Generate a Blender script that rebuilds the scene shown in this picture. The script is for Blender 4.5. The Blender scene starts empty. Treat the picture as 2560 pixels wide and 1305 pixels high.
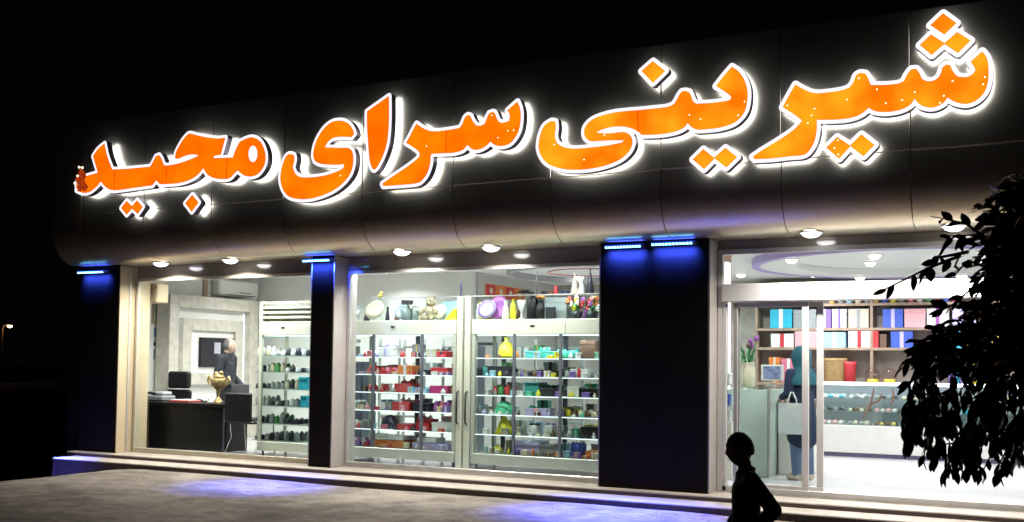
import bpy, bmesh, math, random
from math import radians, sin, cos, pi
from mathutils import Vector, Matrix, noise
from mathutils.geometry import delaunay_2d_cdt
random.seed(7)
SC = bpy.context.scene
COL = SC.collection
R = radians

# ------------------------------------------------------------------ camera
FPX, CXP, CYP, IMW, IMH = 2600.0, 1280.0, 804.0, 2560.0, 1305.0
CAM = Vector((0.0, -10.8, 1.6))
_y, _p, _r = R(27.1), R(2.38), R(0.7)
FWD = Vector((-sin(_y)*cos(_p), cos(_y)*cos(_p), sin(_p)))
_R0 = Vector((cos(_y), sin(_y), 0)); _U0 = _R0.cross(FWD)
RGT = _R0*cos(_r) + _U0*sin(_r); UPV = -_R0*sin(_r) + _U0*cos(_r)
cd = bpy.data.cameras.new('camera'); cam = bpy.data.objects.new('camera', cd); COL.objects.link(cam)
cam.matrix_world = Matrix.Translation(CAM) @ Matrix((RGT, UPV, -FWD)).transposed().to_4x4()
cd.sensor_width = 36.0; cd.lens = 36.0*FPX/IMW
cd.shift_y = (CYP - IMH/2)/IMW
cd.clip_start = 0.05; cd.clip_end = 2000
SC.camera = cam

# ------------------------------------------------------------------ world: night
w = bpy.data.worlds.new('World'); SC.world = w; w.use_nodes = True
bg = w.node_tree.nodes['Background']
bg.inputs[0].default_value = (0.55, 0.62, 0.9, 1); bg.inputs[1].default_value = 0.0012

# ------------------------------------------------------------------ exposure
SC.view_settings.view_transform = 'Standard'; SC.view_settings.look = 'None'
SC.view_settings.exposure = 0.0; SC.view_settings.gamma = 1.0
SC.render.film_transparent = False
SC.cycles.use_denoising = True
SC.cycles.max_bounces = 10; SC.cycles.transparent_max_bounces = 24
SC.cycles.sample_clamp_indirect = 6.0
SC.cycles.caustics_reflective = False; SC.cycles.caustics_refractive = False

# light levels (watts) of the lamps, the added row included
W_SHOP, W_MID, W_OFFICE, W_SOFFIT, W_BLUE = 22.0, 26.0, 29.0, 54.0, 16.0

# ------------------------------------------------------------------ pixel -> place
def ray(px, py): return FWD + RGT*((px-CXP)/FPX) - UPV*((py-CYP)/FPX)
def onY(px, py, Y):
    d = ray(px, py); return CAM + d*((Y-CAM.y)/d.y)
def onZ(px, py, Z):
    d = ray(px, py); return CAM + d*((Z-CAM.z)/d.z)
def onX(px, py, X):
    d = ray(px, py); return CAM + d*((X-CAM.x)/d.x)

# ------------------------------------------------------------------ materials
MATS = {}
def mat(name, col, rough=0.5, metal=0.0, var=0.0, vscale=6.0, bump=0.0, bscale=40.0, spec=0.5, trans=0.0, coat=0.0):
    if name in MATS: return MATS[name]
    m = bpy.data.materials.new(name); m.use_nodes = True; nt = m.node_tree
    b = nt.nodes['Principled BSDF']
    b.inputs['Base Color'].default_value = (*col, 1); b.inputs['Roughness'].default_value = rough
    b.inputs['Metallic'].default_value = metal; b.inputs['Specular IOR Level'].default_value = spec
    b.inputs['Transmission Weight'].default_value = trans; b.inputs['Coat Weight'].default_value = coat
    if var or bump:
        tc = nt.nodes.new('ShaderNodeTexCoord')
    if var:
        n = nt.nodes.new('ShaderNodeTexNoise'); n.inputs['Scale'].default_value = vscale; n.inputs['Detail'].default_value = 6
        nt.links.new(tc.outputs['Object'], n.inputs['Vector'])
        r = nt.nodes.new('ShaderNodeValToRGB')
        r.color_ramp.elements[0].position = 0.3; r.color_ramp.elements[1].position = 0.7
        r.color_ramp.elements[0].color = (*[c*(1-var) for c in col], 1)
        r.color_ramp.elements[1].color = (*[min(1, c*(1+var)) for c in col], 1)
        nt.links.new(n.outputs['Fac'], r.inputs['Fac']); nt.links.new(r.outputs['Color'], b.inputs['Base Color'])
        rr = nt.nodes.new('ShaderNodeMapRange'); rr.inputs['To Min'].default_value = max(0, rough-0.12*min(1, var*3)); rr.inputs['To Max'].default_value = min(1, rough+0.12*min(1, var*3))
        nt.links.new(n.outputs['Fac'], rr.inputs['Value']); nt.links.new(rr.outputs['Result'], b.inputs['Roughness'])
    if bump:
        n2 = nt.nodes.new('ShaderNodeTexNoise'); n2.inputs['Scale'].default_value = bscale; n2.inputs['Detail'].default_value = 8
        nt.links.new(tc.outputs['Object'], n2.inputs['Vector'])
        bp = nt.nodes.new('ShaderNodeBump'); bp.inputs['Strength'].default_value = bump; bp.inputs['Distance'].default_value = 0.02
        nt.links.new(n2.outputs['Fac'], bp.inputs['Height']); nt.links.new(bp.outputs['Normal'], b.inputs['Normal'])
    MATS[name] = m; return m
def emis(name, col, s, col2=None, scale=3.0, oneside=False):
    if name in MATS: return MATS[name]
    m = bpy.data.materials.new(name); m.use_nodes = True; nt = m.node_tree
    b = nt.nodes['Principled BSDF']; b.inputs['Base Color'].default_value = (*[c*0.3 for c in col], 1); b.inputs['Roughness'].default_value = 0.25
    b.inputs['Emission Color'].default_value = (*col, 1); b.inputs['Emission Strength'].default_value = s
    if col2:
        tc = nt.nodes.new('ShaderNodeTexCoord'); n = nt.nodes.new('ShaderNodeTexNoise'); n.inputs['Scale'].default_value = scale; n.inputs['Detail'].default_value = 2
        nt.links.new(tc.outputs['Object'], n.inputs['Vector'])
        r = nt.nodes.new('ShaderNodeValToRGB'); r.color_ramp.elements[0].position = 0.32; r.color_ramp.elements[1].position = 0.68
        r.color_ramp.elements[0].color = (*col, 1); r.color_ramp.elements[1].color = (*col2, 1)
        nt.links.new(n.outputs['Fac'], r.inputs['Fac']); nt.links.new(r.outputs['Color'], b.inputs['Emission Color'])
    MATS[name] = m; return m
def glass_mat(name, tint=(0.96, 0.98, 0.97), ior=1.45, rough=0.0, boost=1.0):
    if name in MATS: return MATS[name]
    m = bpy.data.materials.new(name); m.use_nodes = True; nt = m.node_tree
    nt.nodes.remove(nt.nodes['Principled BSDF']); out = nt.nodes['Material Output']
    t = nt.nodes.new('ShaderNodeBsdfTransparent'); t.inputs[0].default_value = (*tint, 1)
    g = nt.nodes.new('ShaderNodeBsdfGlossy'); g.inputs['Roughness'].default_value = rough; g.inputs[0].default_value = (1, 1, 1, 1)
    lw = nt.nodes.new('ShaderNodeLayerWeight'); lw.inputs[0].default_value = 0.5      # Schlick, the same from both sides of the sheet
    pw = nt.nodes.new('ShaderNodeMath'); pw.operation = 'POWER'; pw.inputs[1].default_value = 5
    r0 = ((ior-1)/(ior+1))**2
    f = nt.nodes.new('ShaderNodeMath'); f.operation = 'MULTIPLY_ADD'; f.inputs[1].default_value = 1-r0; f.inputs[2].default_value = r0
    nt.links.new(lw.outputs['Facing'], pw.inputs[0]); nt.links.new(pw.outputs[0], f.inputs[0])
    mx = nt.nodes.new('ShaderNodeMixShader')
    nt.links.new(f.outputs[0], mx.inputs[0]); nt.links.new(t.outputs[0], mx.inputs[1]); nt.links.new(g.outputs[0], mx.inputs[2])
    nt.links.new(mx.outputs[0], out.inputs['Surface']); MATS[name] = m; return m

PANEL = mat('panel', (0.66, 0.575, 0.44), 0.36, 0.88, var=0.07, vscale=1.2)
BLACKP = mat('pillar_black', (0.014, 0.0115, 0.0085), 0.6, var=0.15, vscale=3, spec=0.04)
BACKING = mat('backing', (0.01, 0.01, 0.01), 0.8)
CREAM = mat('cream', (0.50, 0.41, 0.27), 0.4, var=0.06, vscale=4)
CREAMW = mat('cream_white', (0.72, 0.69, 0.62), 0.4, var=0.04)
HEADER = mat('header', (0.36, 0.32, 0.26), 0.12, 0.0, var=0.05, vscale=3, spec=0.9)
ALU = mat('aluminium', (0.62, 0.61, 0.58), 0.35, 0.6, var=0.06, vscale=9)
WHITE = mat('white_paint', (0.80, 0.79, 0.76), 0.5, var=0.03, vscale=3)
WALLW = mat('wall_white', (0.74, 0.74, 0.72), 0.6, var=0.04, vscale=2)
WALLG = mat('wall_grey', (0.55, 0.54, 0.52), 0.6, var=0.05)
STONE = mat('step_stone', (0.40, 0.35, 0.30), 0.45, var=0.16, vscale=5, bump=0.15, bscale=60)
TILE = mat('floor_tile', (0.52, 0.515, 0.50), 0.22, var=0.04, vscale=2)
CEIL = mat('ceiling_white', (0.82, 0.82, 0.80), 0.6)
GLASS = glass_mat('window_glass')
CGLASS = glass_mat('case_glass', (0.93, 0.97, 0.95))
MARBLE = mat('marble', (0.56, 0.53, 0.46), 0.3, var=0.16, vscale=9, bump=0.1, bscale=30)
BLACK = mat('black_plastic', (0.008, 0.008, 0.010), 0.45, spec=0.35)
DARKW = mat('desk_black', (0.007, 0.0065, 0.007), 0.35, var=0.2, spec=0.3)
CHROME = mat('chrome', (0.8, 0.8, 0.82), 0.12, 1.0)
GOLD = mat('gold', (0.36, 0.27, 0.12), 0.45, 0.6, var=0.4, vscale=25)
WOOD = mat('shelf_wood', (0.36, 0.26, 0.19), 0.5, var=0.18, vscale=5)
FRIDGEC = mat('fridge_cream', (0.50, 0.515, 0.43), 0.35, var=0.03)
FRIDGEG = mat('fridge_grey', (0.40, 0.43, 0.38), 0.35, 0.2, var=0.04)
DARKMET = mat('dark_metal', (0.10, 0.10, 0.13), 0.4, 0.5)
RETURN = mat('letter_return', (0.22, 0.20, 0.27), 0.35, 0.5)
SKINM = mat('skin', (0.48, 0.30, 0.21), 0.5, var=0.08, vscale=20)
CM_ = lambda n, c: mat('col_'+n, c, 0.5)
def colm(n, c, rough=0.5, **k): return mat('col_'+n, c, rough, var=k.pop('var', 0.07), vscale=k.pop('vscale', 14), **k)

# ------------------------------------------------------------------ scene graph helpers
def tag(o, label=None, cat=None, group=None, kind=None):
    if label: o['label'] = label
    if cat: o['category'] = cat
    if group: o['group'] = group
    if kind: o['kind'] = kind
    return o
def thing(name, label, cat, loc=(0, 0, 0), rz=0.0, group=None):
    o = bpy.data.objects.new(name, None); COL.objects.link(o); o.empty_display_size = 0.1
    o.location = loc; o.rotation_euler = (0, 0, rz)
    return tag(o, label, cat, group)
def wmat(o):
    m = Matrix.Identity(4)
    while o is not None:
        m = (Matrix.Translation(o.location) @ o.rotation_euler.to_matrix().to_4x4()) @ m
        o = o.parent
    return m
class MB:
    def __init__(s): s.v = []; s.f = []; s.sm = []
    def add(s, vs, fs, smooth=False):
        k = len(s.v); s.v += [tuple(v) for v in vs]; s.f += [tuple(i+k for i in f) for f in fs]; s.sm += [smooth]*len(fs); return s
    def box(s, x0, x1, y0, y1, z0, z1, bev=0.0):
        if bev <= 0:
            v = [(x0,y0,z0),(x1,y0,z0),(x1,y1,z0),(x0,y1,z0),(x0,y0,z1),(x1,y0,z1),(x1,y1,z1),(x0,y1,z1)]
            return s.add(v, [(0,3,2,1),(4,5,6,7),(0,1,5,4),(1,2,6,5),(2,3,7,6),(3,0,4,7)])
        bm = bmesh.new(); bmesh.ops.create_cube(bm, size=1)
        for q in bm.verts: q.co = Vector(((x0+x1)/2+q.co.x*(x1-x0), (y0+y1)/2+q.co.y*(y1-y0), (z0+z1)/2+q.co.z*(z1-z0)))
        bmesh.ops.bevel(bm, geom=bm.edges[:], offset=bev, segments=1, affect='EDGES')
        bm.verts.index_update(); s.add([q.co[:] for q in bm.verts], [[q.index for q in f.verts] for f in bm.faces]); bm.free(); return s
    def tube(s, pts, rad, n=8, cap=True, smooth=True):
        pts = [Vector(p) for p in pts]; m = len(pts)
        if not hasattr(rad, '__len__'): rad = [rad]*m
        rings = []; ref = None
        for i, p in enumerate(pts):
            t = (pts[min(i+1, m-1)] - pts[max(i-1, 0)]).normalized()
            if ref is None:
                ref = t.cross(Vector((0, 0, 1)));
                if ref.length < 1e-3: ref = Vector((1, 0, 0))
            ref = (ref - t*ref.dot(t)).normalized(); b = t.cross(ref)
            rings.append([p + (ref*cos(2*pi*k/n) + b*sin(2*pi*k/n))*rad[i] for k in range(n)])
        vs = [q for r in rings for q in r]; fs = []
        for i in range(m-1):
            for k in range(n): fs.append((i*n+k, i*n+(k+1) % n, (i+1)*n+(k+1) % n, (i+1)*n+k))
        s.add(vs, fs, smooth)
        if cap: s.add(rings[0], [tuple(range(n))[::-1]]); s.add(rings[-1], [tuple(range(n))])
        return s
    def lathe(s, prof, c=(0, 0, 0), n=20, smooth=True, axis='z', cap=True):
        c = Vector(c); vs = []
        for r, h in prof:
            for k in range(n):
                a = 2*pi*k/n; x, y = r*cos(a), r*sin(a)
                vs.append(c + (Vector((x, y, h)) if axis == 'z' else Vector((x, -h, y)) if axis == 'y' else Vector((h, x, y))))
        fs = [(i*n+k, i*n+(k+1) % n, (i+1)*n+(k+1) % n, (i+1)*n+k) for i in range(len(prof)-1) for k in range(n)]
        s.add(vs, fs, smooth)
        if cap:
            m = len(prof)
            if prof[0][0] > 1e-4: s.add(vs[:n], [tuple(range(n))[::-1]])
            if prof[-1][0] > 1e-4: s.add(vs[(m-1)*n:], [tuple(range(n))])
        return s
    def ball(s, c, r, sc=(1, 1, 1), nu=10, nv=7):
        prof = [(max(1e-5, sin(pi*i/nv)), -cos(pi*i/nv)) for i in range(nv+1)]
        k = len(s.v); s.lathe(prof, (0, 0, 0), nu, cap=False)
        for i in range(k, len(s.v)):
            q = s.v[i]; s.v[i] = (c[0]+q[0]*r*sc[0], c[1]+q[1]*r*sc[1], c[2]+q[2]*r*sc[2])
        return s
    def xf(s, M): s.v = [tuple(M @ Vector(q)) for q in s.v]; return s
    def mesh(s, name, m):
        me = bpy.data.meshes.new(name); me.from_pydata(s.v, [], s.f); me.polygons.foreach_set('use_smooth', s.sm)
        if m: me.materials.append(m)
        me.update(); return me
    def build(s, name, m, parent=None, local=False, **t):
        if parent is not None and not local:
            s.xf(wmat(parent).inverted())
        o = bpy.data.objects.new(name, s.mesh(name, m)); COL.objects.link(o); o.parent = parent
        return tag(o, **t) if t else o
def put(me, name, parent=None, loc=(0, 0, 0), rot=(0, 0, 0), sc=(1, 1, 1)):
    o = bpy.data.objects.new(name, me); COL.objects.link(o); o.parent = parent; o.location = loc; o.rotation_euler = rot; o.scale = sc; return o
def copy_tree(o, parent=None):
    c = o.copy(); COL.objects.link(c); c.parent = parent
    for ch in list(o.children): copy_tree(ch, c)
    return c
def lamp(name, kind, loc, watts, col, parent=None, size=0.1, size_y=None, rot=(0, 0, 0), spread=180):
    l = bpy.data.lights.new(name, kind); l.energy = watts; l.color = col
    if kind == 'AREA':
        l.shape = 'RECTANGLE' if size_y else 'DISK'; l.size = size
        if size_y: l.size_y = size_y
        l.spread = R(spread)
    else: l.shadow_soft_size = size
    o = bpy.data.objects.new(name, l); COL.objects.link(o); o.rotation_euler = rot
    o.location = Vector(loc) if parent is None else wmat(parent).inverted() @ Vector(loc)
    o.parent = parent; return o

# ================================================================== GROUND AND STEPS
ZP, ZS = 0.26, 0.205
def sstep(a, b, x):
    t = max(0, min(1, (x-a)/(b-a))); return t*t*(3-2*t)
def gz(x, y):
    z = 0.135 - 0.5*sstep(-10.8, -14.2, x) - 0.05*sstep(-2, -8, y)
    if y > 0.5: z -= 0.15*sstep(0.5, 4, y)
    z += 0.030*noise.noise(Vector((x*0.35, y*0.5, 0))) + 0.010*noise.noise(Vector((x*1.7, y*2.1, 3)))
    return z
xs = sorted(set([-400, -250, -150, -90, -60, -40, -30, -24, -20] + [-18+0.25*i for i in range(85)] + [4, 6, 9, 14, 20, 40, 80, 200, 400]))
ys = sorted(set([-300, -120, -60, -30, -20, -14] + [-12+0.25*i for i in range(52)] + [2, 4, 8, 14, 22, 35, 60, 120, 300, 600]))
g = MB(); nx = len(xs)
g.add([(x, y, gz(x, y)) for y in ys for x in xs], [(j*nx+i, j*nx+i+1, (j+1)*nx+i+1, (j+1)*nx+i) for j in range(len(ys)-1) for i in range(nx-1)], True)
GROUND = mat('ground_earth', (0.165, 0.135, 0.108), 0.8)
def dirt(m):
    nt = m.node_tree; b = nt.nodes['Principled BSDF']; L = nt.links.new
    tc = nt.nodes.new('ShaderNodeTexCoord')
    def nz(scale, detail, sx, sy, rough=.6):
        mp = nt.nodes.new('ShaderNodeMapping'); mp.inputs['Scale'].default_value = (sx, sy, 1); L(tc.outputs['Object'], mp.inputs['Vector'])
        n = nt.nodes.new('ShaderNodeTexNoise'); n.inputs['Scale'].default_value = scale; n.inputs['Detail'].default_value = detail; n.inputs['Roughness'].default_value = rough
        L(mp.outputs[0], n.inputs['Vector']); return n
    n1 = nz(0.8, 8, .9, 1.1); n2 = nz(4, 10, .9, 1.1, .65); n3 = nz(40, 6, 1, 1)
    mx = nt.nodes.new('ShaderNodeMix'); mx.data_type = 'FLOAT'; mx.inputs[0].default_value = .5; L(n1.outputs['Fac'], mx.inputs[2]); L(n2.outputs['Fac'], mx.inputs[3])
    r = nt.nodes.new('ShaderNodeValToRGB'); e = r.color_ramp.elements
    e[0].position = .36; e[0].color = (.07, .056, .046, 1); e[1].position = .66; e[1].color = (.34, .29, .235, 1)
    q = e.new(.47); q.color = (.155, .128, .104, 1); q = e.new(.53); q.color = (.23, .195, .16, 1)
    L(mx.outputs[0], r.inputs['Fac']); L(r.outputs['Color'], b.inputs['Base Color'])
    ad = nt.nodes.new('ShaderNodeMath'); ad.operation = 'MULTIPLY_ADD'; ad.inputs[1].default_value = .35; L(n3.outputs['Fac'], ad.inputs[0]); L(mx.outputs[0], ad.inputs[2])
    bp = nt.nodes.new('ShaderNodeBump'); bp.inputs['Strength'].default_value = .9; bp.inputs['Distance'].default_value = .05; L(ad.outputs[0], bp.inputs['Height']); L(bp.outputs['Normal'], b.inputs['Normal'])
dirt(GROUND)
g.build('ground', GROUND, kind='structure', label='dusty uneven packed forecourt ground')

RISER_SHADE = mat('riser_shade_brown', (0.10, 0.075, 0.07), 0.5, var=0.25, vscale=30)  # shade in the colour: step fronts darkened because they face away from the lamps
gr = MB(); rg = random.Random(5)
for k in range(260):
    x, y = rg.uniform(-12, 2), -0.62-abs(rg.gauss(0, 1.6)); r = rg.uniform(.003, .009)
    gr.ball((x, y, gz(x, y)+r*.3), r, (rg.uniform(.8, 1.4), rg.uniform(.7, 1.2), .6), 6, 4)
tag(gr.build('gravel', mat('gravel', (.20, .17, .14), .85, var=.4, vscale=9)), 'loose small stones scattered over the forecourt', 'gravel', None, 'stuff')
def prof_step(name, x0, x1, yf, yb, z0, z1, label):
    m = MB(); n = 14
    r = 0.018
    prof = [(yb, z0), (yf+0.02, z0), (yf+0.02, z1-0.05), (yf, z1-0.045), (yf, z1-r), (yf+r*0.3, z1-r*0.3), (yf+r, z1), (yb, z1)]
    k = len(prof)
    m.add([(x, y, z) for x in (x0, x1) for y, z in prof], [(i, (i+1) % k, k+(i+1) % k, k+i) for i in range(k)] + [tuple(range(k))[::-1], tuple(range(k, 2*k))])
    o = m.build(name, STONE, kind='structure', label=label)
    MB().box(x0+.01, x1-.01, yf-.004, yf+.001, max(z0, z1-.62), z1-.016).build('riser_shade', RISER_SHADE, o)  # thin sheet added over the stone to carry the painted shade
    MB().box(x0-.004, x0+.001, yf+.01, yb-.01, max(z0, z1-.62), z1-.016).build('riser_shade', RISER_SHADE, o)
    return o
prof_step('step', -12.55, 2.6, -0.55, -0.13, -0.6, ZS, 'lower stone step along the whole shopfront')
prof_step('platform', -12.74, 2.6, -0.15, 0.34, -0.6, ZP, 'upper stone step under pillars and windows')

# ================================================================== BUILDING
bld = thing('shop_building', 'single storey pastry shop with dark curved fascia and lit windows', 'building', (-5.3, 0.34, 0))
XW0, XW1, YB = -12.97, 2.3, 7.3
PX = [(-12.70, -11.93), (-8.45, -8.11), (-4.42, -3.18), (1.55, 2.5)]
SOF = 2.98
for i, (a, b) in enumerate(PX):
    p = MB(); p.box(a, b, 0.0, 0.52 if i else 0.58, ZP+0.001, SOF-0.001, 0.006).build('pillar', BLACKP, bld)
    if i in (0, 1, 2):
        jm = MB().box(b+0.001, b+0.016, 0.006, 0.575 if i == 0 else 0.5, ZP+0.002, SOF-0.01)
        jm.build('jamb', CREAM if i == 0 else mat('jamb_taupe', (0.36, 0.33, 0.31), 0.4, var=0.05), bld)
        if i == 0:
            MB().box(b+0.016, b+0.03, 0.17, 0.20, ZP+0.002, SOF-0.02).build('jamb_strip', ALU, bld)
            MB().box(b+0.0165, b+0.0185, 0.36, 0.57, 1.62, 1.628).build('tile_joint', mat('joint', (0.25, 0.22, 0.16), 0.7), bld)
    if i in (1, 2, 3):
        MB().box(a-0.014, a-0.001, 0.006, 0.5, ZP+0.002, SOF-0.01).build('jamb', mat('jamb_taupe', (0.36, 0.33, 0.31), 0.4, var=0.05), bld)
MB().box(-13.2, -12.99, 0.30, YB+0.25, -0.8, 4.69).build('wall', mat('plaster_dark', (0.16, 0.15, 0.14), 0.8, var=0.1), bld)
MB().box(XW1+0.02, 2.55, 0.53, YB+0.25, -0.8, 4.69).build('wall', MATS['plaster_dark'], bld)
MB().box(-12.99, XW1+0.02, YB+0.02, YB+0.25, -0.8, 4.69).build('wall', MATS['plaster_dark'], bld)
MB().box(-12.9, 2.55, 0.0, YB+0.25, 4.70, 4.80).build('roof_slab', MATS['plaster_dark'], bld)
MB().box(-12.68, 2.6, -0.42, 0.34, 3.47, 4.93).build('fascia_backing', BACKING, bld)
# fascia panels: upper flat row, lower row with the curved underside
YF = -0.5
edges = [2.6, 1.36, 0.13, -1.1, -2.3, -3.55, -4.81, -6.06, -7.33, -8.53, -9.73, -10.95, -12.17, -12.74]
fas = MB().box(-12.68, 2.6, -0.41, 0.30, 4.935, 4.99).build('fascia', PANEL, bld)
g2 = 0.005
for k in range(len(edges)-1):
    x1, x0 = edges[k]-g2, edges[k+1]+g2
    jit = random.uniform(-0.0015, 0.0015)
    MB().box(x0, x1, YF+jit, YF+0.06, 3.655+g2, 4.98, 0.004).build('panel', PANEL, fas)
    prof = [(YF, 3.655-g2), (YF, 3.46)]
    for t in range(1, 13):
        a = pi/2*t/12; prof.append((YF+0.36*(1-cos(a)), 3.46-0.48*sin(a)))
    prof += [(0.0, SOF)]
    inner = [(y+0.02, z+0.02) for y, z in prof[::-1]]
    P = prof + inner; n = len(P); m = len(prof)
    mb = MB()
    mb.add([(x, y, z) for x in (x0, x1) for y, z in P], [(i, i+1, n+i+1, n+i) for i in range(m-1)], True)
    mb.add([(x, y, z) for x in (x0, x1) for y, z in P], [(i, (i+1) % n, n+(i+1) % n, n+i) for i in range(m-1, n)])
    mb.add([(x0, y, z) for y, z in P], [(i, n-1-i, n-2-i, i+1) for i in range(m-1)])
    mb.add([(x1, y, z) for y, z in P], [(i, i+1, n-2-i, n-1-i) for i in range(m-1)])
    mb.build('curved_panel', PANEL, fas)
MB().box(-12.73, -12.69, YF+0.01, 0.3, 3.5, 4.97).build('end_panel', PANEL, fas)
MB().box(-12.9, 2.55, 0.003, 0.34, SOF, SOF+0.03).build('soffit', PANEL, bld)

# window bays
YG = 0.31
def frame(parent, x0, x1, z0, z1, t=0.05, d=0.06, y=YG, m=ALU, names=('frame',)*4):
    for nm, a, b, c, e in ((names[0], x0, x0+t, z0, z1), (names[1], x1-t, x1, z0, z1), (names[2], x0+t, x1-t, z1-t, z1), (names[3], x0+t, x1-t, z0, z0+t)):
        MB().box(a, b, y-d/2, y+d/2, c, e, 0.004).build(nm, m, parent)
def pane(parent, x0, x1, z0, z1, y=YG, m=GLASS):
    MB().box(x0, x1, y-0.004, y+0.004, z0, z1).build('pane', m, parent)
def header(x0, x1, z0):
    MB().box(x0, x1, 0.30, 0.34, z0+0.001, SOF-0.001, 0.003).build('header', HEADER, bld)
def window(name, x0, x1, ztop, label, mulls=(), m=ALU):
    wn = MB().box(x0, x1, YG-0.05, YG+0.05, ZP+0.001, ZP+0.022).build(name, m, bld, label=label)
    frame(wn, x0, x1, ZP+0.022, ztop, 0.045, m=m)
    xx = [x0+0.045] + list(mulls) + [x1-0.045]
    for a, b in zip(xx[:-1], xx[1:]): pane(wn, a+0.001, b-0.001, ZP+0.068, ztop-0.046)
    for q in mulls: MB().box(q-0.006, q+0.006, YG-0.006, YG+0.006, ZP+0.068, ztop-0.046).build('glass_joint', m, wn)
    header(x0, x1, ztop)
window('window', -11.895, -8.47, 2.80, 'wide clear window in front of the black desk', m=mat('frame_beige', (0.55, 0.50, 0.40), 0.4, 0.2))
window('window', -8.09, -4.44, 2.80, 'wide clear window in front of the two glass display cases')
# double upright behind the middle joint of the second window (post between the two cases' doors)
# entrance: fixed jamb post, transom, header box, sliding leaves
ent = MB().box(-3.16, 1.53, YG-0.05, YG+0.05, ZP+0.001, ZP+0.012).build('entrance', ALU, bld, label='white framed glass entrance with sliding leaves')
WFR = mat('door_white', (0.60, 0.595, 0.58), 0.35, var=0.04)
frame(ent, -3.16, 1.53, ZP+0.012, 2.88, 0.055, m=WFR)
pane(ent, -3.104, 1.474, 2.505, 2.824)
MB().box(-3.104, 1.474, YG-0.07, YG+0.07, 2.31, 2.50, 0.006).build('door_header', WFR, ent)
MB().box(-3.104, -3.06, YG-0.03, YG+0.03, ZP+0.013, 2.309, 0.004).build('post', WFR, ent)
pane(ent, -3.059, -2.99, ZP+0.013, 2.309)
MB().box(-3.065, -3.045, YG-0.036, YG-0.03, 2.262, 2.282).build('sensor', BLACK, ent)
def leaf(x0, x1, y, label):
    d = MB().box(x0, x1, y-0.02, y+0.02, ZP+0.014, ZP+0.11, 0.004).build('sliding_door', WFR, bld, label=label)
    t = 0.068
    MB().box(x0, x0+.045, y-0.02, y+0.02, ZP+0.111, 2.30, 0.004).build('stile', ALU, d)
    MB().box(x1-t, x1, y-0.02, y+0.02, ZP+0.111, 2.30, 0.004).build('stile', WFR, d)
    MB().box(x0+.046, x1-t, y-0.02, y+0.02, 2.25, 2.30).build('top_rail', WFR, d)
    MB().box(x0+.046, x1-t, y-0.004, y+0.004, ZP+0.111, 2.249).build('pane', GLASS, d)
leaf(-2.985, -2.19, YG-0.005, 'fixed glass leaf beside the dark pillar')
leaf(-2.975, -2.05, YG+0.05, 'sliding glass leaf drawn back behind the fixed leaf')
leaf(0.55, 1.45, YG-0.005, 'fixed glass leaf beyond the leafy shrub')
header(-3.16, 1.53, 2.88)

# interior shell
MB().box(-12.988, -12.76, 0.02, 0.30, -0.5, SOF-0.002).build('wall', BLACKP, bld)
fl = MB(); fl.box(-12.98, XW1, 0.34, YB+0.01, ZP-0.08, ZP).build('floor', TILE, kind='structure', label='pale glossy shop floor')
# floor tile joints are flush lines too thin to see; ceiling with a dropped curved cove
CZ = 3.13
MB().box(-12.98, XW1, 0.36, YB+0.01, CZ, CZ+0.08).build('ceiling', CEIL, kind='structure', label='white shop ceiling')
MB().box(-12.985, -12.95, 0.32, YB, ZP+0.001, CZ-0.001).build('inner_wall', WALLW, bld)
MB().box(XW1-0.02, XW1+0.015, 0.53, YB, ZP+0.001, CZ-0.001).build('inner_wall', WALLW, bld)
MB().box(-12.95, -8.36, 4.12, 4.22, ZP+0.001, CZ-0.001).build('inner_wall', WALLW, bld)
MB().box(-8.42, -8.32, 4.22, YB, ZP+0.001, CZ-0.001).build('inner_wall', WALLG, bld)
MB().box(-8.32, XW1-0.02, YB-0.03, YB+0.015, ZP+0.001, CZ-0.001).build('inner_wall', mat('wall_stone', (0.46, 0.43, 0.39), 0.6, var=0.2, vscale=5, bump=0.2, bscale=12), bld)
# dropped ceiling ring over the door room, with its curved edge
def arc_band(cx, cy, r0, r1, z0, z1, a0, a1, name, m, n=40):
    mb = MB(); vs = []
    for i in range(n+1):
        a = a0+(a1-a0)*i/n
        for r, z in ((r0, z0), (r1, z0), (r1, z1), (r0, z1)): vs.append((cx+r*cos(a), cy+r*sin(a), z))
    fs = [(4*i+k, 4*i+(k+1) % 4, 4*i+4+(k+1) % 4, 4*i+4+k) for i in range(n) for k in range(4)] + [(0, 1, 2, 3), (4*n+3, 4*n+2, 4*n+1, 4*n)]
    mb.add(vs, fs); return mb.build(name, m, bld)
COVE = mat('cove_violet', (0.45, 0.38, 0.70), 0.5)
arc_band(-1.6, 4.4, 2.05, 2.16, 3.03, CZ-0.001, 0, 2*pi, 'ceiling_ring', COVE)
arc_band(-1.6, 4.4, 1.55, 2.05, 3.04, CZ-0.002, 0, 2*pi, 'ceiling_ring', CEIL)
arc_band(-6.2, 4.6, 1.5, 1.60, 3.04, CZ-0.001, 0, 2*pi, 'ceiling_ring', mat('ring_grey', (0.35, 0.34, 0.36), 0.5))
arc_band(-5.55, 2.35, 0.56, 0.57, 2.872, 2.885, 0, 2*pi, 'ceiling_ring', mat('ring_red', (0.5, 0.06, 0.10), 0.4))
for a in (0.4, 2.5, 4.6):
    MB().tube([(-5.55+0.565*cos(a), 2.35+0.565*sin(a), 2.88), (-5.55+0.565*cos(a), 2.35+0.565*sin(a), CZ)], 0.004, 6).build('ring_hanger', CHROME, bld)

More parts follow.
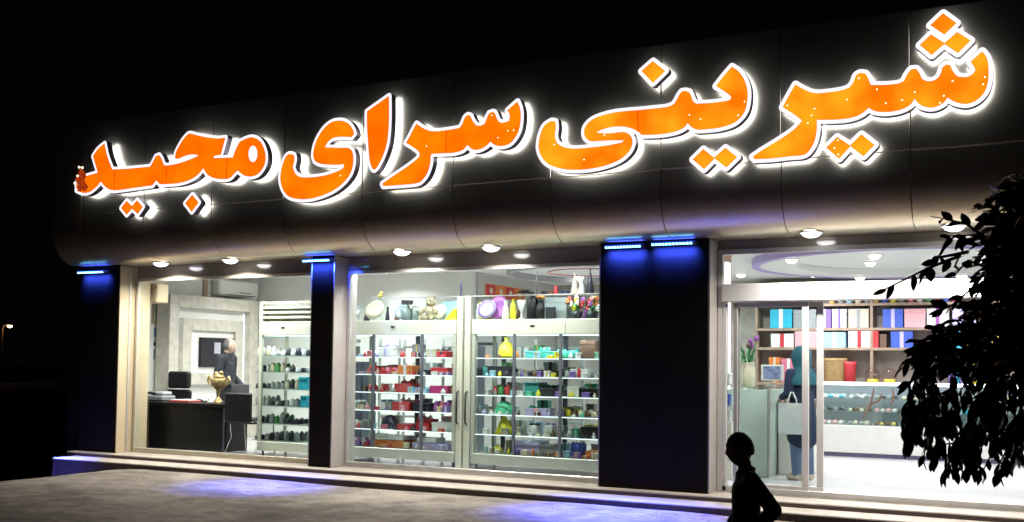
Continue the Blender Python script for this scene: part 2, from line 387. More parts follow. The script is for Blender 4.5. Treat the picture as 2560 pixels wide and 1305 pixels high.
# ================================================================== LAMPS OF THE PLACE, WITH AN ADDED ROW BEHIND THE GLASS
LENS = emis('lamp_lens', (1.0, 0.98, 0.95), 14)
LENSV = emis('lamp_lens_violet', (0.94, 0.90, 1.0), 12)
def downlight(x, y, z, label, group, watts, col=(1, 0.96, 0.9), r=0.10, lens=LENS, spread=150):
    t = thing('downlight', label, 'ceiling lamp', (x, y, z), group=group)
    MB().lathe([(r, -0.012), (r+0.018, -0.016), (r+0.024, -0.004), (r+0.024, 0.0), (r, 0.0)], n=24, cap=False).build('rim', WHITE, t, local=True)
    MB().lathe([(1e-4, -0.058), (r*.45, -0.053), (r*.8, -0.036), (r*.98, -0.012), (r, -0.004)], n=24, cap=False).build('lens', lens, t, local=True)
    lamp('bulb', 'AREA', (x, y, z-0.064), watts, col, t, size=2*r, spread=spread)
for i, p in enumerate([(402, 664), (576, 653), (1005, 628), (1228, 618), (2028, 577), (2385, 556)]):
    q = onZ(*p, SOF-0.01); yy = min(-0.04, max(-0.10, q.y)); q = onY(*p, yy)
    downlight(q.x, yy, SOF, ['round soffit lamp nearest the office end pillar', 'round soffit lamp over the desk window, beside the narrow pillar side',
        'round soffit lamp over the case window near the narrow pillar', 'round soffit lamp over the case window near the wide pillar',
        'round soffit lamp over the entrance beside the wide pillar', 'round soffit lamp behind the shrub'][i], 'lamps in the curved soffit', W_SOFFIT, col=(1.0, 0.94, 0.85), lens=LENSV if i == 0 else LENS)
for p in [(-2.95, 3.03), (-1.88, 2.84), (-2.2, 4.72), (-3.31, 6.35), (-2.55, 6.1), (-0.6, 3.0), (-0.7, 4.9), (-1.1, 6.3), (0.7, 3.0), (0.8, 5.0), (0.5, 6.4), (-3.0, 1.3), (-1.4, 1.25), (0.2, 1.25)]:
    zz = 3.039 if 1.57 < math.hypot(p[0]+1.6, p[1]-4.4) < 2.03 else CZ-0.001
    downlight(p[0], p[1], zz, 'round recessed lamp in the white ceiling behind the entrance', 'ceiling lamps behind the entrance', W_SHOP, (0.92, 0.95, 1.0), r=0.075)
for p in [(-6.85, 2.75), (-5.6, 4.2), (-7.1, 5.6), (-5.2, 0.62), (-4.4, 6.0), (-6.6, 0.62), (-7.9, 0.62), (-5.6, 2.2)]:  # the row just behind the glass is added to light the case fronts
    downlight(p[0], p[1], CZ-0.001, 'round recessed lamp in the ceiling behind the display cases', 'ceiling lamps behind the cases', W_MID, (0.90, 0.97, 1.0), r=0.075)
for p in [(-11.2, 1.5), (-10.0, 2.2), (-11.6, 3.0), (-9.6, 3.4), (-8.9, 2.2), (-9.6, 0.62), (-11.0, 0.62)]:  # the pair nearest the glass continues the added front row
    downlight(p[0], p[1], CZ-0.001, 'round recessed lamp in the office corner ceiling', 'ceiling lamps in the office corner', W_OFFICE, (0.97, 0.985, 0.97), r=0.075)

BLUECORE = emis('led_cyan', (0.15, 0.55, 1.0), 9)
BLUEGLOW = emis('led_blue', (0.02, 0.06, 1.0), 1.6)
def led_bar(x0, x1, z, label, ndots, watts, tilt=-20, gain=1.0):
    t = thing('led_bar', label, 'light bar', ((x0+x1)/2, -0.05, z), group='blue light bars on the pillars')
    MB().box(x0, x1, -0.14, -0.001, z, z+0.024, 0.004).build('housing', DARKMET, t)
    MB().box(x0+0.01, x1-0.01, -0.132, -0.045, z+0.0245, z+0.028).build('upper_strip', BLUEGLOW, t)
    d = MB(); step = (x1-x0-0.03)/ndots
    for k in range(ndots):
        a = x0+0.015+step*k; d.box(a+step*0.18, a+step*0.82, -0.1435, -0.125, z-0.008, z+0.012)
    d.build('led_row', BLUECORE, t)
    lamp('blue_wash', 'AREA', ((x0+x1)/2, -0.11, z-0.012), watts*1.1, (0.03, 0.07, 1.0), t, size=x1-x0-0.04, size_y=0.03, rot=(R(52), 0, 0), spread=80)
    lamp('blue_beam', 'AREA', ((x0+x1)/2, -0.12, z-0.012), watts*3.4*gain, (0.06, 0.09, 1.0), t, size=x1-x0-0.04, size_y=0.03, rot=(R(tilt), 0, 0), spread=2*abs(tilt)-1)
    lamp('blue_uplight', 'AREA', ((x0+x1)/2, -0.055, z+0.04), watts*0.12, (0.05, 0.09, 1.0), t, size=x1-x0-0.04, size_y=0.03, rot=(pi, 0, 0), spread=120)
led_bar(-12.66, -12.10, 2.87, 'blue light bar on the end pillar by the desk window', 10, W_BLUE, -12, 1.3)
led_bar(-8.52, -8.06, 2.90, 'blue light bar on the narrow pillar between the windows', 9, W_BLUE)
led_bar(-4.33, -3.88, 2.905, 'blue light bar on the wide pillar on the case window side', 12, W_BLUE, -20, 1.35)
led_bar(-3.79, -3.30, 2.915, 'blue light bar on the wide pillar on the entrance side', 12, W_BLUE, -20, 1.35)

# ================================================================== SIGN LETTERS
YFACE, GAP, DEP = -0.66, 0.07, 0.09
def z2p(poly, ox, oy, s): return [(ox+x*s, oy+y*s) for x, y in poly]
Z1 = (150, 200, 640/2320); Z2 = (680, 200, 680/2465); Z3 = (1300, 120, 660/2392); Z4 = (1840, 0, 720/2135)
LET = dict(
 majid=(Z1, [(195,1020),(150,1000),(150,930),(215,880),(345,840),(300,690),(345,625),(405,575),(430,690),(475,810),(600,805),(820,785),(845,740),(870,690),(900,680),(920,710),(940,760),(965,775),(1080,755),(1180,720),(1260,685),(1200,675),(1130,690),(1075,715),(1045,710),(1055,650),(1110,550),(1160,490),(1190,485),(1240,500),(1340,520),(1430,530),(1500,522),(1480,600),(1458,678),(1395,690),(1395,708),(1570,702),(1590,640),(1630,560),(1690,530),(1750,520),(1810,550),(1850,620),(1865,700),(1850,780),(1800,850),(1740,875),(1680,870),(1640,845),(1610,820),(1580,850),(1540,890),(1480,900),(1400,890),(1340,860),(1300,800),(1250,860),(1180,905),(1080,935),(960,945),(905,945),(875,910),(840,955),(700,975),(560,995),(480,1000),(420,975),(370,920),(340,960),(280,1010),(230,1025)]),
 maj_dots=(Z1, [(555,1160),(605,1095),(655,1143),(700,1090),(752,1150),(705,1215),(655,1167),(605,1222)]),
 maj_dot=(Z1, [(1200,1040),(1258,1110),(1195,1195),(1135,1118)]),
 ye=(Z2, [(165,670),(200,680),(205,720),(190,790),(215,850),(270,880),(380,880),(500,860),(600,825),(650,795),(655,765),(560,770),(440,760),(390,735),(375,680),(390,590),(430,500),(490,420),(560,375),(640,370),(700,400),(735,450),(745,490),(720,520),(640,515),(560,525),(510,560),(480,610),(600,615),(690,615),(725,640),(738,690),(735,770),(710,850),(650,930),(560,1000),(450,1050),(340,1078),(240,1080),(150,1055),(100,990),(78,910),(85,820),(110,730),(135,685)]),
 alef=(Z2, [(1060,145),(862,285),(862,400),(872,560),(885,720),(910,800),(930,815),(960,780),(1010,680),(1045,560),(1060,400),(1062,260)]),
 sar=(Z2, [(1310,395),(1380,440),(1460,465),(1580,455),(1700,435),(1725,400),(1750,340),(1775,318),(1800,325),(1820,370),(1850,410),(1890,415),(1930,395),(1950,340),(1970,300),(2000,290),(2020,300),(2040,350),(2065,385),(2110,385),(2150,370),(2155,320),(2135,275),(2225,195),(2250,260),(2255,350),(2240,450),(2200,530),(2150,580),(2080,600),(2020,590),(1980,560),(1940,600),(1880,630),(1820,630),(1770,590),(1730,635),(1650,660),(1560,665),(1450,670),(1440,690),(1435,760),(1410,840),(1370,900),(1320,935),(1200,950),(1010,962),(1000,940),(1100,870),(1220,790),(1300,730),(1340,690),(1330,650),(1280,610),(1215,570),(1250,510),(1280,450)]),
 yni=(Z3, [(285,660),(320,665),(325,720),(318,800),(335,860),(390,895),(480,912),(600,905),(740,890),(860,870),(930,855),(940,838),(820,838),(700,845),(640,845),(600,820),(583,780),(590,720),(640,660),(720,620),(850,585),(1000,568),(1070,563),(1200,550),(1330,535),(1390,510),(1420,470),(1440,430),(1465,395),(1500,390),(1535,400),(1550,430),(1570,480),(1600,505),(1700,500),(1800,490),(1890,475),(1915,455),(1900,430),(1850,395),(1775,345),(1850,250),(1920,168),(1980,210),(2030,280),(2060,370),(2062,470),(2040,570),(1990,640),(1920,690),(1800,725),(1680,738),(1600,740),(1550,715),(1520,680),(1490,720),(1420,755),(1300,780),(1180,788),(1100,788),(1070,760),(1010,730),(940,715),(850,715),(760,735),(690,765),(780,775),(880,765),(950,762),(1000,790),(1020,840),(1010,900),(970,960),(900,1015),(780,1065),(640,1095),(500,1105),(380,1095),(270,1060),(205,1000),(172,920),(172,850),(190,770),(225,700)]),
 noon_dot=(Z3, [(1205,118),(1318,208),(1205,318),(1100,210)]),
 yni_dots=(Z3, [(1565,1010),(1662,915),(1760,993),(1862,903),(1970,988),(1870,1085),(1764,1003),(1668,1100)]),
 shir=(Z4, [(440,625),(500,660),(580,690),(680,685),(780,670),(840,650),(870,610),(890,560),(920,540),(960,545),(980,580),(1000,630),(1100,630),(1200,620),(1245,600),(1270,550),(1300,512),(1335,510),(1360,540),(1380,585),(1420,602),(1470,595),(1510,560),(1530,500),(1560,478),(1590,485),(1610,530),(1640,565),(1700,573),(1750,555),(1775,520),(1760,490),(1738,460),(1825,380),(1860,430),(1873,500),(1870,600),(1845,680),(1790,740),(1720,770),(1650,765),(1600,745),(1570,725),(1530,770),(1460,798),(1390,790),(1350,765),(1325,735),(1290,780),(1220,815),(1120,832),(1030,825),(985,800),(930,845),(850,875),(740,888),(600,890),(600,960),(585,1040),(550,1110),(500,1150),(400,1160),(270,1175),(140,1182),(122,1162),(200,1110),(330,1030),(430,960),(490,895),(430,850),(345,795),(380,730)]),
 shin_top=(Z4, [(1535,98),(1635,172),(1545,258),(1440,188)]),
 shin_dots=(Z4, [(1445,255),(1546,318),(1640,238),(1740,300),(1645,395),(1544,328),(1450,410),(1362,335)]),
 shir_dots=(Z4, [(750,1015),(846,1077),(930,995),(1028,1075),(945,1160),(848,1086),(765,1178),(668,1095)]),
)
def area2(p): return sum(p[i][0]*p[(i+1) % len(p)][1]-p[(i+1) % len(p)][0]*p[i][1] for i in range(len(p)))/2
def smooth_poly(p, sub=4, ang=38):
    n = len(p); V = [Vector(q) for q in p]; corner = []
    for i in range(n):
        a = (V[i]-V[i-1]); b = (V[(i+1) % n]-V[i])
        corner.append(math.degrees(a.angle(b)) > ang)
    out = []
    for i in range(n):
        p0, p1, p2, p3 = V[i-1], V[i], V[(i+1) % n], V[(i+2) % n]
        m1 = Vector((0, 0)) if corner[i] else (p2-p0)/2
        m2 = Vector((0, 0)) if corner[(i+1) % n] else (p3-p1)/2
        if corner[i]: m1 = (p2-p1)*0.7
        if corner[(i+1) % n]: m2 = (p2-p1)*0.7
        for k in range(sub):
            t = k/sub; t2 = t*t; t3 = t2*t
            out.append(p1*(2*t3-3*t2+1)+m1*(t3-2*t2+t)+p2*(-2*t3+3*t2)+m2*(t3-t2))
    return out
def offset_poly(V, d):
    n = len(V); out = []
    for i in range(n):
        a = (V[i]-V[i-1]).normalized(); b = (V[(i+1) % n]-V[i]).normalized()
        na = Vector((a.y, -a.x)); nb = Vector((b.y, -b.x)); h = na+nb
        if h.length < 1e-4: h = na
        turn = a.x*b.y-a.y*b.x
        if turn > 0.45 and d > 0:                         # outer corners are rounded
            t0 = math.atan2(na.y, na.x); t1 = math.atan2(nb.y, nb.x)
            while t1 < t0: t1 += 2*pi
            for k in range(6): q = t0+(t1-t0)*k/5; out.append(V[i]+Vector((cos(q), sin(q)))*d)
            continue
        h.normalize(); c = max(0.62, h.dot(na))
        out.append(V[i]+h*(d/c))
    return out
def fill(loops, holes=()):
    pts = []; edges = []
    for L in list(loops)+list(holes):
        k = len(pts); pts += [Vector(q) for q in L]; edges += [(k+i, k+(i+1) % len(L)) for i in range(len(L))]
    vs, es, fs, *_ = delaunay_2d_cdt(pts, edges, [], 2 if holes else 1, 1e-5)
    return [tuple(v) for v in vs], [tuple(f) for f in fs]
def sheet(vs, fs, y, flip=False):
    mb = MB(); out = []
    for f in fs:
        f = list(f); a = area2([vs[i] for i in f])
        if (a < 0) != flip: f = f[::-1]
        out.append(tuple(f))
    mb.add([(x, y, z) for x, z in vs], out); return mb
def rim(vs, fs, y0, y1):
    cnt = {}
    for f in fs:
        f = list(f)
        if area2([vs[i] for i in f]) < 0: f = f[::-1]
        for i in range(len(f)):
            e = (f[i], f[(i+1) % len(f)]); cnt[tuple(sorted(e))] = cnt.get(tuple(sorted(e)), []) + [e]
    mb = MB()
    for l in cnt.values():
        if len(l) == 1:
            a, b = l[0]; A, B = vs[a], vs[b]
            mb.add([(A[0], y0, A[1]), (B[0], y0, B[1]), (B[0], y1, B[1]), (A[0], y1, A[1])], [(0, 3, 2, 1)])
    return mb
WHITEGLOW = emis('letter_trim', (0.92, 0.86, 1.0), 1.25)
HALO = emis('letter_halo', (0.80, 0.89, 1.0), 5.2)
FACE = {0: emis('letter_orange', (1.0, 0.145, 0.0), 1.03, (1.0, 0.215, 0.0), 3.0),
        1: emis('letter_orange_mid', (1.0, 0.165, 0.0), 1.03, (1.0, 0.27, 0.001), 2.8),
        2: emis('letter_amber', (1.0, 0.185, 0.001), 1.05, (1.0, 0.44, 0.012), 2.4)}
SPOT = emis('led_spot', (1.0, 0.85, 0.55), 2.2)
SEAMR = emis('face_seam', (0.9, 0.06, 0.0), 0.8)
def letter(key, name, label, face, keys=None, hole=None, specks=(), seams=()):
    keys = keys or [key]; loops = []
    for k in keys:
        zz, poly = LET[k]; px = z2p(poly, *zz)
        W = [onY(x, y, YFACE) for x, y in px]; P = [(q.x, q.z) for q in W]
        if area2(P) < 0: P = P[::-1]
        loops.append(smooth_poly(P) if len(P) > 10 else [Vector(q) for q in P])
    allp = [q for L in loops for q in L]
    cx = sum(q.x for q in allp)/len(allp); zc = min(q.y for q in allp)
    t = thing(name, label, 'sign letter', (cx, YF-0.001, zc), group='lit orange letters and dots of the shop sign')
    holes = []
    if hole:
        (ox, oy, s), (hx, hy, rx, ry) = hole
        for k in range(20):
            q = onY(ox+(hx+rx*cos(2*pi*k/20))*s, oy+(hy+ry*sin(2*pi*k/20))*s, YFACE); holes.append(Vector((q.x, q.z)))
    fv, ff = fill(loops, [holes] if holes else ())
    if holes:
        hc = sum(holes, Vector((0, 0)))/len(holes)
        ff = [f for f in ff if not (all(min((Vector(fv[i])-h).length for h in holes) < 1e-4 for i in f))]
    tv, tf = [], []
    tv, tf = fill([offset_poly(L, 0.036) for L in loops])
    sheet(fv, ff, YFACE-0.007).build('face', FACE[face], t)
    rim(fv, ff, YFACE-0.007, YFACE).build('face_edge', SEAMR, t)
    sheet(tv, tf, YFACE).build('white_trim', WHITEGLOW, t)
    rim(tv, tf, YFACE, YFACE+DEP).build('return_wall', RETURN, t)
    sheet(tv, tf, YFACE+DEP, True).build('back_light', HALO, t)
    mb = MB()
    for (ox, oy, s), pts in specks:
        for x, y in pts:
            q = onY(ox+x*s, oy+y*s, YFACE-0.007); mb.ball((q.x, q.y, q.z), 0.0075, (1, 0.4, 1), 8, 6)
    if mb.v: mb.build('led_spot', SPOT, t, kind='stuff')
    for (ox, oy, s), (xa, ya), (xb, yb) in seams:
        a = onY(ox+xa*s, oy+ya*s, YFACE-0.009); b = onY(ox+xb*s, oy+yb*s, YFACE-0.009)
        MB().tube([a, b], 0.005, 6).build('face_seam', SEAMR, t)
    # stand-off pins
    for L in loops:
        q = L[0]*0.0 + Vector((sum(a.x for a in L)/len(L), 0))
    inner = min(allp, key=lambda q: abs(q.x-cx))
    for d in (0.0,):
        MB().tube([(inner.x, YFACE+DEP+0.001, inner.y), (inner.x, YF+0.0, inner.y)], 0.008, 6).build('pin', CHROME, t)
letter('shir', 'sign_letter', 'amber lit letters with long falling tail under the triple diamonds', 2, specks=[(Z4, [(380,782),(582,805),(560,855),(532,912),(822,738),(910,580),(1045,662),(1110,765),(1232,742),(1325,683),(1540,710),(1512,762),(1832,625),(1845,570),(1605,600)])])
letter('shin_dots', 'sign_dots', 'three amber lit diamonds stacked in a triangle', 2, keys=['shin_top', 'shin_dots'])
letter('shir_dots', 'sign_dots', 'amber lit pair of diamonds just under the letters with the falling tail', 2, specks=[(Z4, [(755,1040),(730,1097),(758,1145)])])
letter('yni', 'sign_letter', 'orange lit letters with hooked bowl and a raised end beside the falling tail', 2, specks=[(Z3, [(2035,485),(1975,610),(1535,605),(1635,643),(765,790),(310,875),(580,1012)])], seams=[(Z3, (1066,568), (1072,755))])
letter('noon_dot', 'sign_dots', 'single amber lit diamond above the letters with the hooked bowl', 2)
letter('yni_dots', 'sign_dots', 'amber lit pair of diamonds under the raised end of the hooked letters', 2)
letter('sar', 'sign_letter', 'orange lit toothed letters with long tail in the middle word', 1, specks=[(Z2, [(1992,320),(2136,460),(2190,455),(2047,523),(1400,600)])], seams=[(Z2, (1580,458), (1577,662))])
letter('alef', 'sign_letter', 'tall straight orange lit stroke standing alone in the middle word', 0)
letter('ye', 'sign_letter', 'orange lit S-curved bowl letter beside the tall straight stroke', 1, specks=[(Z2, [(620,865)])])
letter('majid', 'sign_letter', 'orange lit letters with a round eyelet, the word with the red rosette tip', 0, hole=(Z1, (1750, 670, 42, 75)), seams=[(Z1, (965,778), (962,942)), (Z1, (1515,706), (1508,897)), (Z1, (497,812), (490,998))])
letter('maj_dots', 'sign_dots', 'small orange lit pair of diamonds under the word with the eyelet', 0)
letter('maj_dot', 'sign_dots', 'single orange lit diamond hanging under the word with the eyelet', 0)
# rosette cluster at the sign's left tip
q0 = onY(200, 455, YFACE-0.03)
ros = thing('rosette_cluster', 'small red-orange rosettes with white bulbs on the sign\'s tip', 'sign ornament', (q0.x, YFACE, q0.z-0.2))
REDP = emis('rosette_red', (0.9, 0.10, 0.01), 0.55, (0.25, 0.02, 0.0), 30)
for i, (px, py) in enumerate([(203, 432), (196, 448), (206, 455), (199, 470), (212, 468), (208, 440)]):
    c = onY(px, py, YFACE-0.03-0.01*(i % 3)); mb = MB()
    for k in range(6):
        a = k*pi/3+i; r = 0.035
        mb.ball((c.x+cos(a)*r, c.y, c.z+sin(a)*r), 0.030, (1, 0.35, 0.75), 8, 6)
    mb.ball((c.x, c.y-0.012, c.z), 0.018, (1, 1, 1), 8, 6)
    mb.build('rosette', REDP, ros)
for px, py in [(198, 418), (206, 419), (187, 458), (190, 474), (194, 440)]:
    c = onY(px, py, YFACE-0.05); MB().ball(c, 0.016, (1, 1, 1), 8, 6).build('bulb', SPOT, ros)
MB().box(q0.x-0.06, q0.x+0.06, YFACE-0.02, YF-0.002, q0.z-0.1, q0.z+0.12, 0.01).build('mount', BLACK, ros)

# ================================================================== OFFICE CORNER (behind the desk window)
XT = -12.60
tvw = thing('feature_wall', 'marble framed television surround with white stepped recesses', 'partition', (XT-0.2, 2.7, ZP))
def ringX(parent, name, x0, x1, y0, y1, z0, z1, t, m, bev=0.006):
    o = MB().box(x0, x1, y0, y0+t, z0, z1, bev).build(name, m, parent)
    MB().box(x0, x1, y1-t, y1, z0, z1, bev).build(name, m, parent)
    MB().box(x0, x1, y0+t+0.001, y1-t-0.001, z1-t, z1, bev).build(name, m, parent)
    if z0 > ZP+0.1: MB().box(x0, x1, y0+t+0.001, y1-t-0.001, z0, z0+t, bev).build(name, m, parent)
ringX(tvw, 'marble_frame', XT-0.30, XT, 1.66, 3.79, ZP+0.001, 2.69, 0.21, MARBLE)
MB().box(XT-0.30, XT-0.12, 1.871, 3.579, ZP+0.001, 2.479).build('recess_panel', WHITE, tvw)
ringX(tvw, 'marble_inner_frame', XT-0.119, XT-0.02, 1.98, 3.43, 1.20, 2.31, 0.20, MARBLE)
MB().box(XT-0.118, XT-0.07, 2.181, 3.229, 1.401, 2.109).build('recess_panel', WHITE, tvw)
MB().box(XT-0.10, XT-0.085, 1.89, 1.915, 0.9, 2.44).build('led_strip', emis('strip_white', (0.85, 0.93, 1.0), 1.6), tvw)
MB().box(XT-0.10, XT-0.085, 3.50, 3.525, 0.9, 2.44).build('led_strip', MATS['strip_white'], tvw)
tv = thing('television', 'black flat television on the marble surround', 'television', (XT-0.05, 2.8, 1.5))
MB().box(XT-0.068, XT-0.03, 2.39, 3.20, 1.50, 2.0, 0.006).build('case', BLACK, tv)
MB().box(XT-0.0298, XT-0.028, 2.405, 3.185, 1.515, 1.985).build('screen', mat('screen', (0.006, 0.006, 0.012), 0.08), tv)
MB().box(XT-0.0278, XT-0.0265, 2.72, 2.87, 1.73, 1.92).build('lit_picture', emis('screen_white', (0.75, 0.73, 0.85), 0.45), tv)
XI = -12.95
ac = thing('air_conditioner', 'white split air conditioner high on the office wall', 'air conditioner', (XI+.1, 3.4, 2.75))
MB().box(XI+.001, XI+.20, 2.95, 3.95, 2.75, 3.04, 0.03).build('case', WHITE, ac)
MB().box(XI+.198, XI+.208, 3.15, 3.87, 2.765, 2.78).build('louver', DARKMET, ac)
MB().box(XI+.198, XI+.208, 3.45, 3.75, 2.82, 2.83).build('louver', DARKMET, ac)
MB().box(XI+.001, XI+.03, 2.74, 2.84, 2.70, CZ-.002).build('wall_duct', CM_('duct', (.40, .30, .24)), ac)
sp = thing('loudspeaker', 'beige box loudspeaker high on the wall by the window jamb', 'speaker', (-11.8, 0.72, 2.42))
MB().box(-12.03, -11.80, 0.60, 0.84, 2.46, 2.76, 0.02).build('case', CREAM, sp)
MB().lathe([(1e-4, 0), (0.055, 0), (0.06, 0.006)], (-11.915, 0.60, 2.57), 16, axis='y').build('driver', mat('spk', (0.35, 0.31, 0.24), 0.7), sp)
MB().box(-11.83, -11.81, 0.595, 0.60, 2.68, 2.70).build('knob', BLACK, sp)
pc = thing('picture_frame', 'small framed green picture on the office wall', 'picture', (XI+.02, 1.75, 2.2))
MB().box(XI+.001, XI+.025, 1.60, 1.90, 2.20, 2.60, 0.005).build('frame', WOOD, pc)
MB().box(XI+.0255, XI+.028, 1.63, 1.87, 2.23, 2.57).build('print', mat('picgreen', (0.25, 0.33, 0.18), 0.5, var=0.5, vscale=12), pc)
st = thing('wall_notice', 'strip of small blue notices on the white office wall', 'notice', (XI+.01, 1.73, 1.7))
for k, (z0, z1, c) in enumerate([(1.98, 2.13, (0.12, 0.30, 0.45)), (1.84, 1.90, (0.02, 0.03, 0.06)), (1.62, 1.78, (0.25, 0.30, 0.36))]):
    MB().box(XI+.001, XI+.006, 1.66, 1.80, z0, z1).build('notice_sheet', colm('notice%d' % k, c), st)

desk = thing('office_desk', 'long black office desk behind the left window', 'desk', (-11.5, 1.15, ZP))
MB().box(-12.45, -10.56, 0.78, 1.30, 0.93, 0.975, 0.006).build('desktop', DARKW, desk)
MB().box(-12.40, -10.62, 0.80, 0.83, ZP+0.02, 0.929).build('front_panel', DARKW, desk)
MB().box(-12.43, -12.401, 0.82, 1.27, ZP+0.001, 0.929).build('side_panel', DARKW, desk)
MB().box(-10.62, -10.591, 0.82, 1.27, ZP+0.001, 0.929).build('side_panel', DARKW, desk)
MB().box(-10.63, -10.60, 0.79, 0.80, ZP+0.02, 0.92).build('edge_trim', DARKMET, desk)

def office_chair(x, y, rz, label):
    t = thing('office_chair', label, 'chair', (x, y, ZP), rz)
    L = dict(local=True)
    MB().box(-0.24, 0.24, -0.24, 0.24, 0.44, 0.52, 0.03).build('seat', BLACK, t, **L)
    MB().box(-0.22, 0.22, 0.20, 0.28, 0.55, 0.88, 0.03).build('backrest', BLACK, t, **L)
    MB().box(-0.19, 0.19, 0.18, 0.30, 0.90, 1.17, 0.03).build('headrest', BLACK, t, **L)
    MB().tube([(0, 0.26, 0.93), (0, 0.27, 1.0)], 0.02).build('neck_post', BLACK, t, **L)
    MB().tube([(0, 0.1, 0.44), (0, 0.24, 0.46), (0, 0.26, 0.6)], 0.02).build('back_post', BLACK, t, **L)
    MB().tube([(0, 0, 0.1), (0, 0, 0.44)], 0.03).build('column', CHROME, t, **L)
    for k in range(5):
        a = 2*pi*k/5; MB().tube([(0, 0, 0.12), (0.28*cos(a), 0.28*sin(a), 0.07)], [0.025, 0.018]).build('leg', BLACK, t, **L)
        MB().ball((0.28*cos(a), 0.28*sin(a), 0.031), 0.03).build('castor', BLACK, t, **L)
    return t
office_chair(-12.30, 1.42, R(12), 'black office chair with headrest behind the desk')
vc = thing('visitor_chair', 'black visitor chair with chrome sled legs beside the desk', 'chair', (-10.32, 1.02, ZP))
MB().box(-10.57, -10.07, 0.80, 1.22, 0.70, 0.78, 0.02).build('seat', BLACK, vc)
MB().box(-10.57, -10.08, 0.74, 0.80, 0.72, 1.15, 0.02).build('backrest', BLACK, vc)
for s, x in ((-1, -10.60), (1, -10.04)):
    MB().tube([(x, 0.80, 0.76), (x, 0.90, 0.72), (x+0.01, 0.92, 0.5), (x, 0.80, ZP+0.012), (x, 1.25, ZP+0.012), (x, 1.2, 0.72)], 0.012, 8).build('chrome_leg', CHROME, vc)
MB().tube([(-10.60, 0.79, 0.74), (-10.04, 0.79, 0.74)], 0.012).build('crossbar', CHROME, vc)
ph = thing('desk_phone', 'grey multi-line phone and printer on the desk end', 'phone', (-12.2, 1.15, 0.975))
MB().box(-12.42, -12.02, .98, 1.26, 0.976, 1.06, 0.02).build('body', mat('greyp', (0.22, 0.23, 0.25), 0.5, var=0.3, vscale=30), ph)
MB().box(-12.34, -12.08, 1.05, 1.25, 1.061, 1.12, 0.02).build('lid', mat('greyp2', (0.36, 0.38, 0.40), 0.5), ph)
MB().tube([(-12.40, 1.02, 1.09), (-12.30, 1.0, 1.10), (-12.22, 1.02, 1.085)], 0.022).build('handset', BLACK, ph)
fo = thing('folder', 'red folder lying on the desk', 'folder', (-11.6, 1.1, 0.976))
MB().box(-11.85, -11.45, 0.95, 1.25, 0.976, 1.0, 0.003).build('cover', colm('red', (0.55, 0.04, 0.05)), fo)
MB().box(-11.84, -11.46, 0.955, 1.245, 1.001, 1.012).build('page', WHITE, fo)
tis = thing('tissue_heap', 'crumpled white paper beside the gold trophy', 'paper', (-11.25, 1.1, 0.976))
mb = MB()
for k in range(9): mb.ball((-11.28+random.uniform(-.09, .09), 1.08+random.uniform(-.06, .06), 1.0+random.uniform(0, .05)), 0.035, (1, .8, .7), 7, 5)
mb.build('paper_ball', WHITE, tis)
tr_s = 0.86
tr = thing('trophy', 'gold winged trophy cup on the desk', 'trophy', (-11.03, 1.12, 0.976))
MB().lathe([(0.085, 0), (0.085, 0.035), (0.06, 0.04), (0.055, 0.07), (0.02, 0.09), (0.018, 0.14), (0.035, 0.16), (0.018, 0.18), (0.03, 0.21), (0.10, 0.27), (0.14, 0.34), (0.155, 0.42), (0.145, 0.425), (0.12, 0.34), (0.02, 0.26)], n=20, cap=True).build('cup', GOLD, tr, local=True)
for s in (-1, 1):
    MB().tube([(s*0.14, 0, 0.40), (s*0.23, 0, 0.45), (s*0.25, 0, 0.38), (s*0.19, 0, 0.31), (s*0.10, 0, 0.28)], [0.015, 0.028, 0.024, 0.016, 0.012], 8).build('handle', GOLD, tr, local=True)
mb = MB().ball((0, 0, 0.45), 0.10, (1, 1, 0.6)); mb.ball((-0.06, 0, 0.50), 0.045); mb.ball((0.05, 0, 0.52), 0.04); mb.build('lid', GOLD, tr, local=True)
tr.scale = (tr_s, tr_s, tr_s)
lp = thing('laptop', 'dark laptop standing open by the display fridge', 'laptop', (-10.75, 1.35, 0.976))
MB().box(-10.92, -10.58, 1.05, 1.27, 0.976, 0.996, 0.004).build('keyboard', DARKMET, lp)
MB().box(-10.92, -10.58, 1.272, 1.287, 0.998, 1.26, 0.004).build('lid', mat('lapgrey', (0.10, 0.10, 0.12), 0.4), lp)

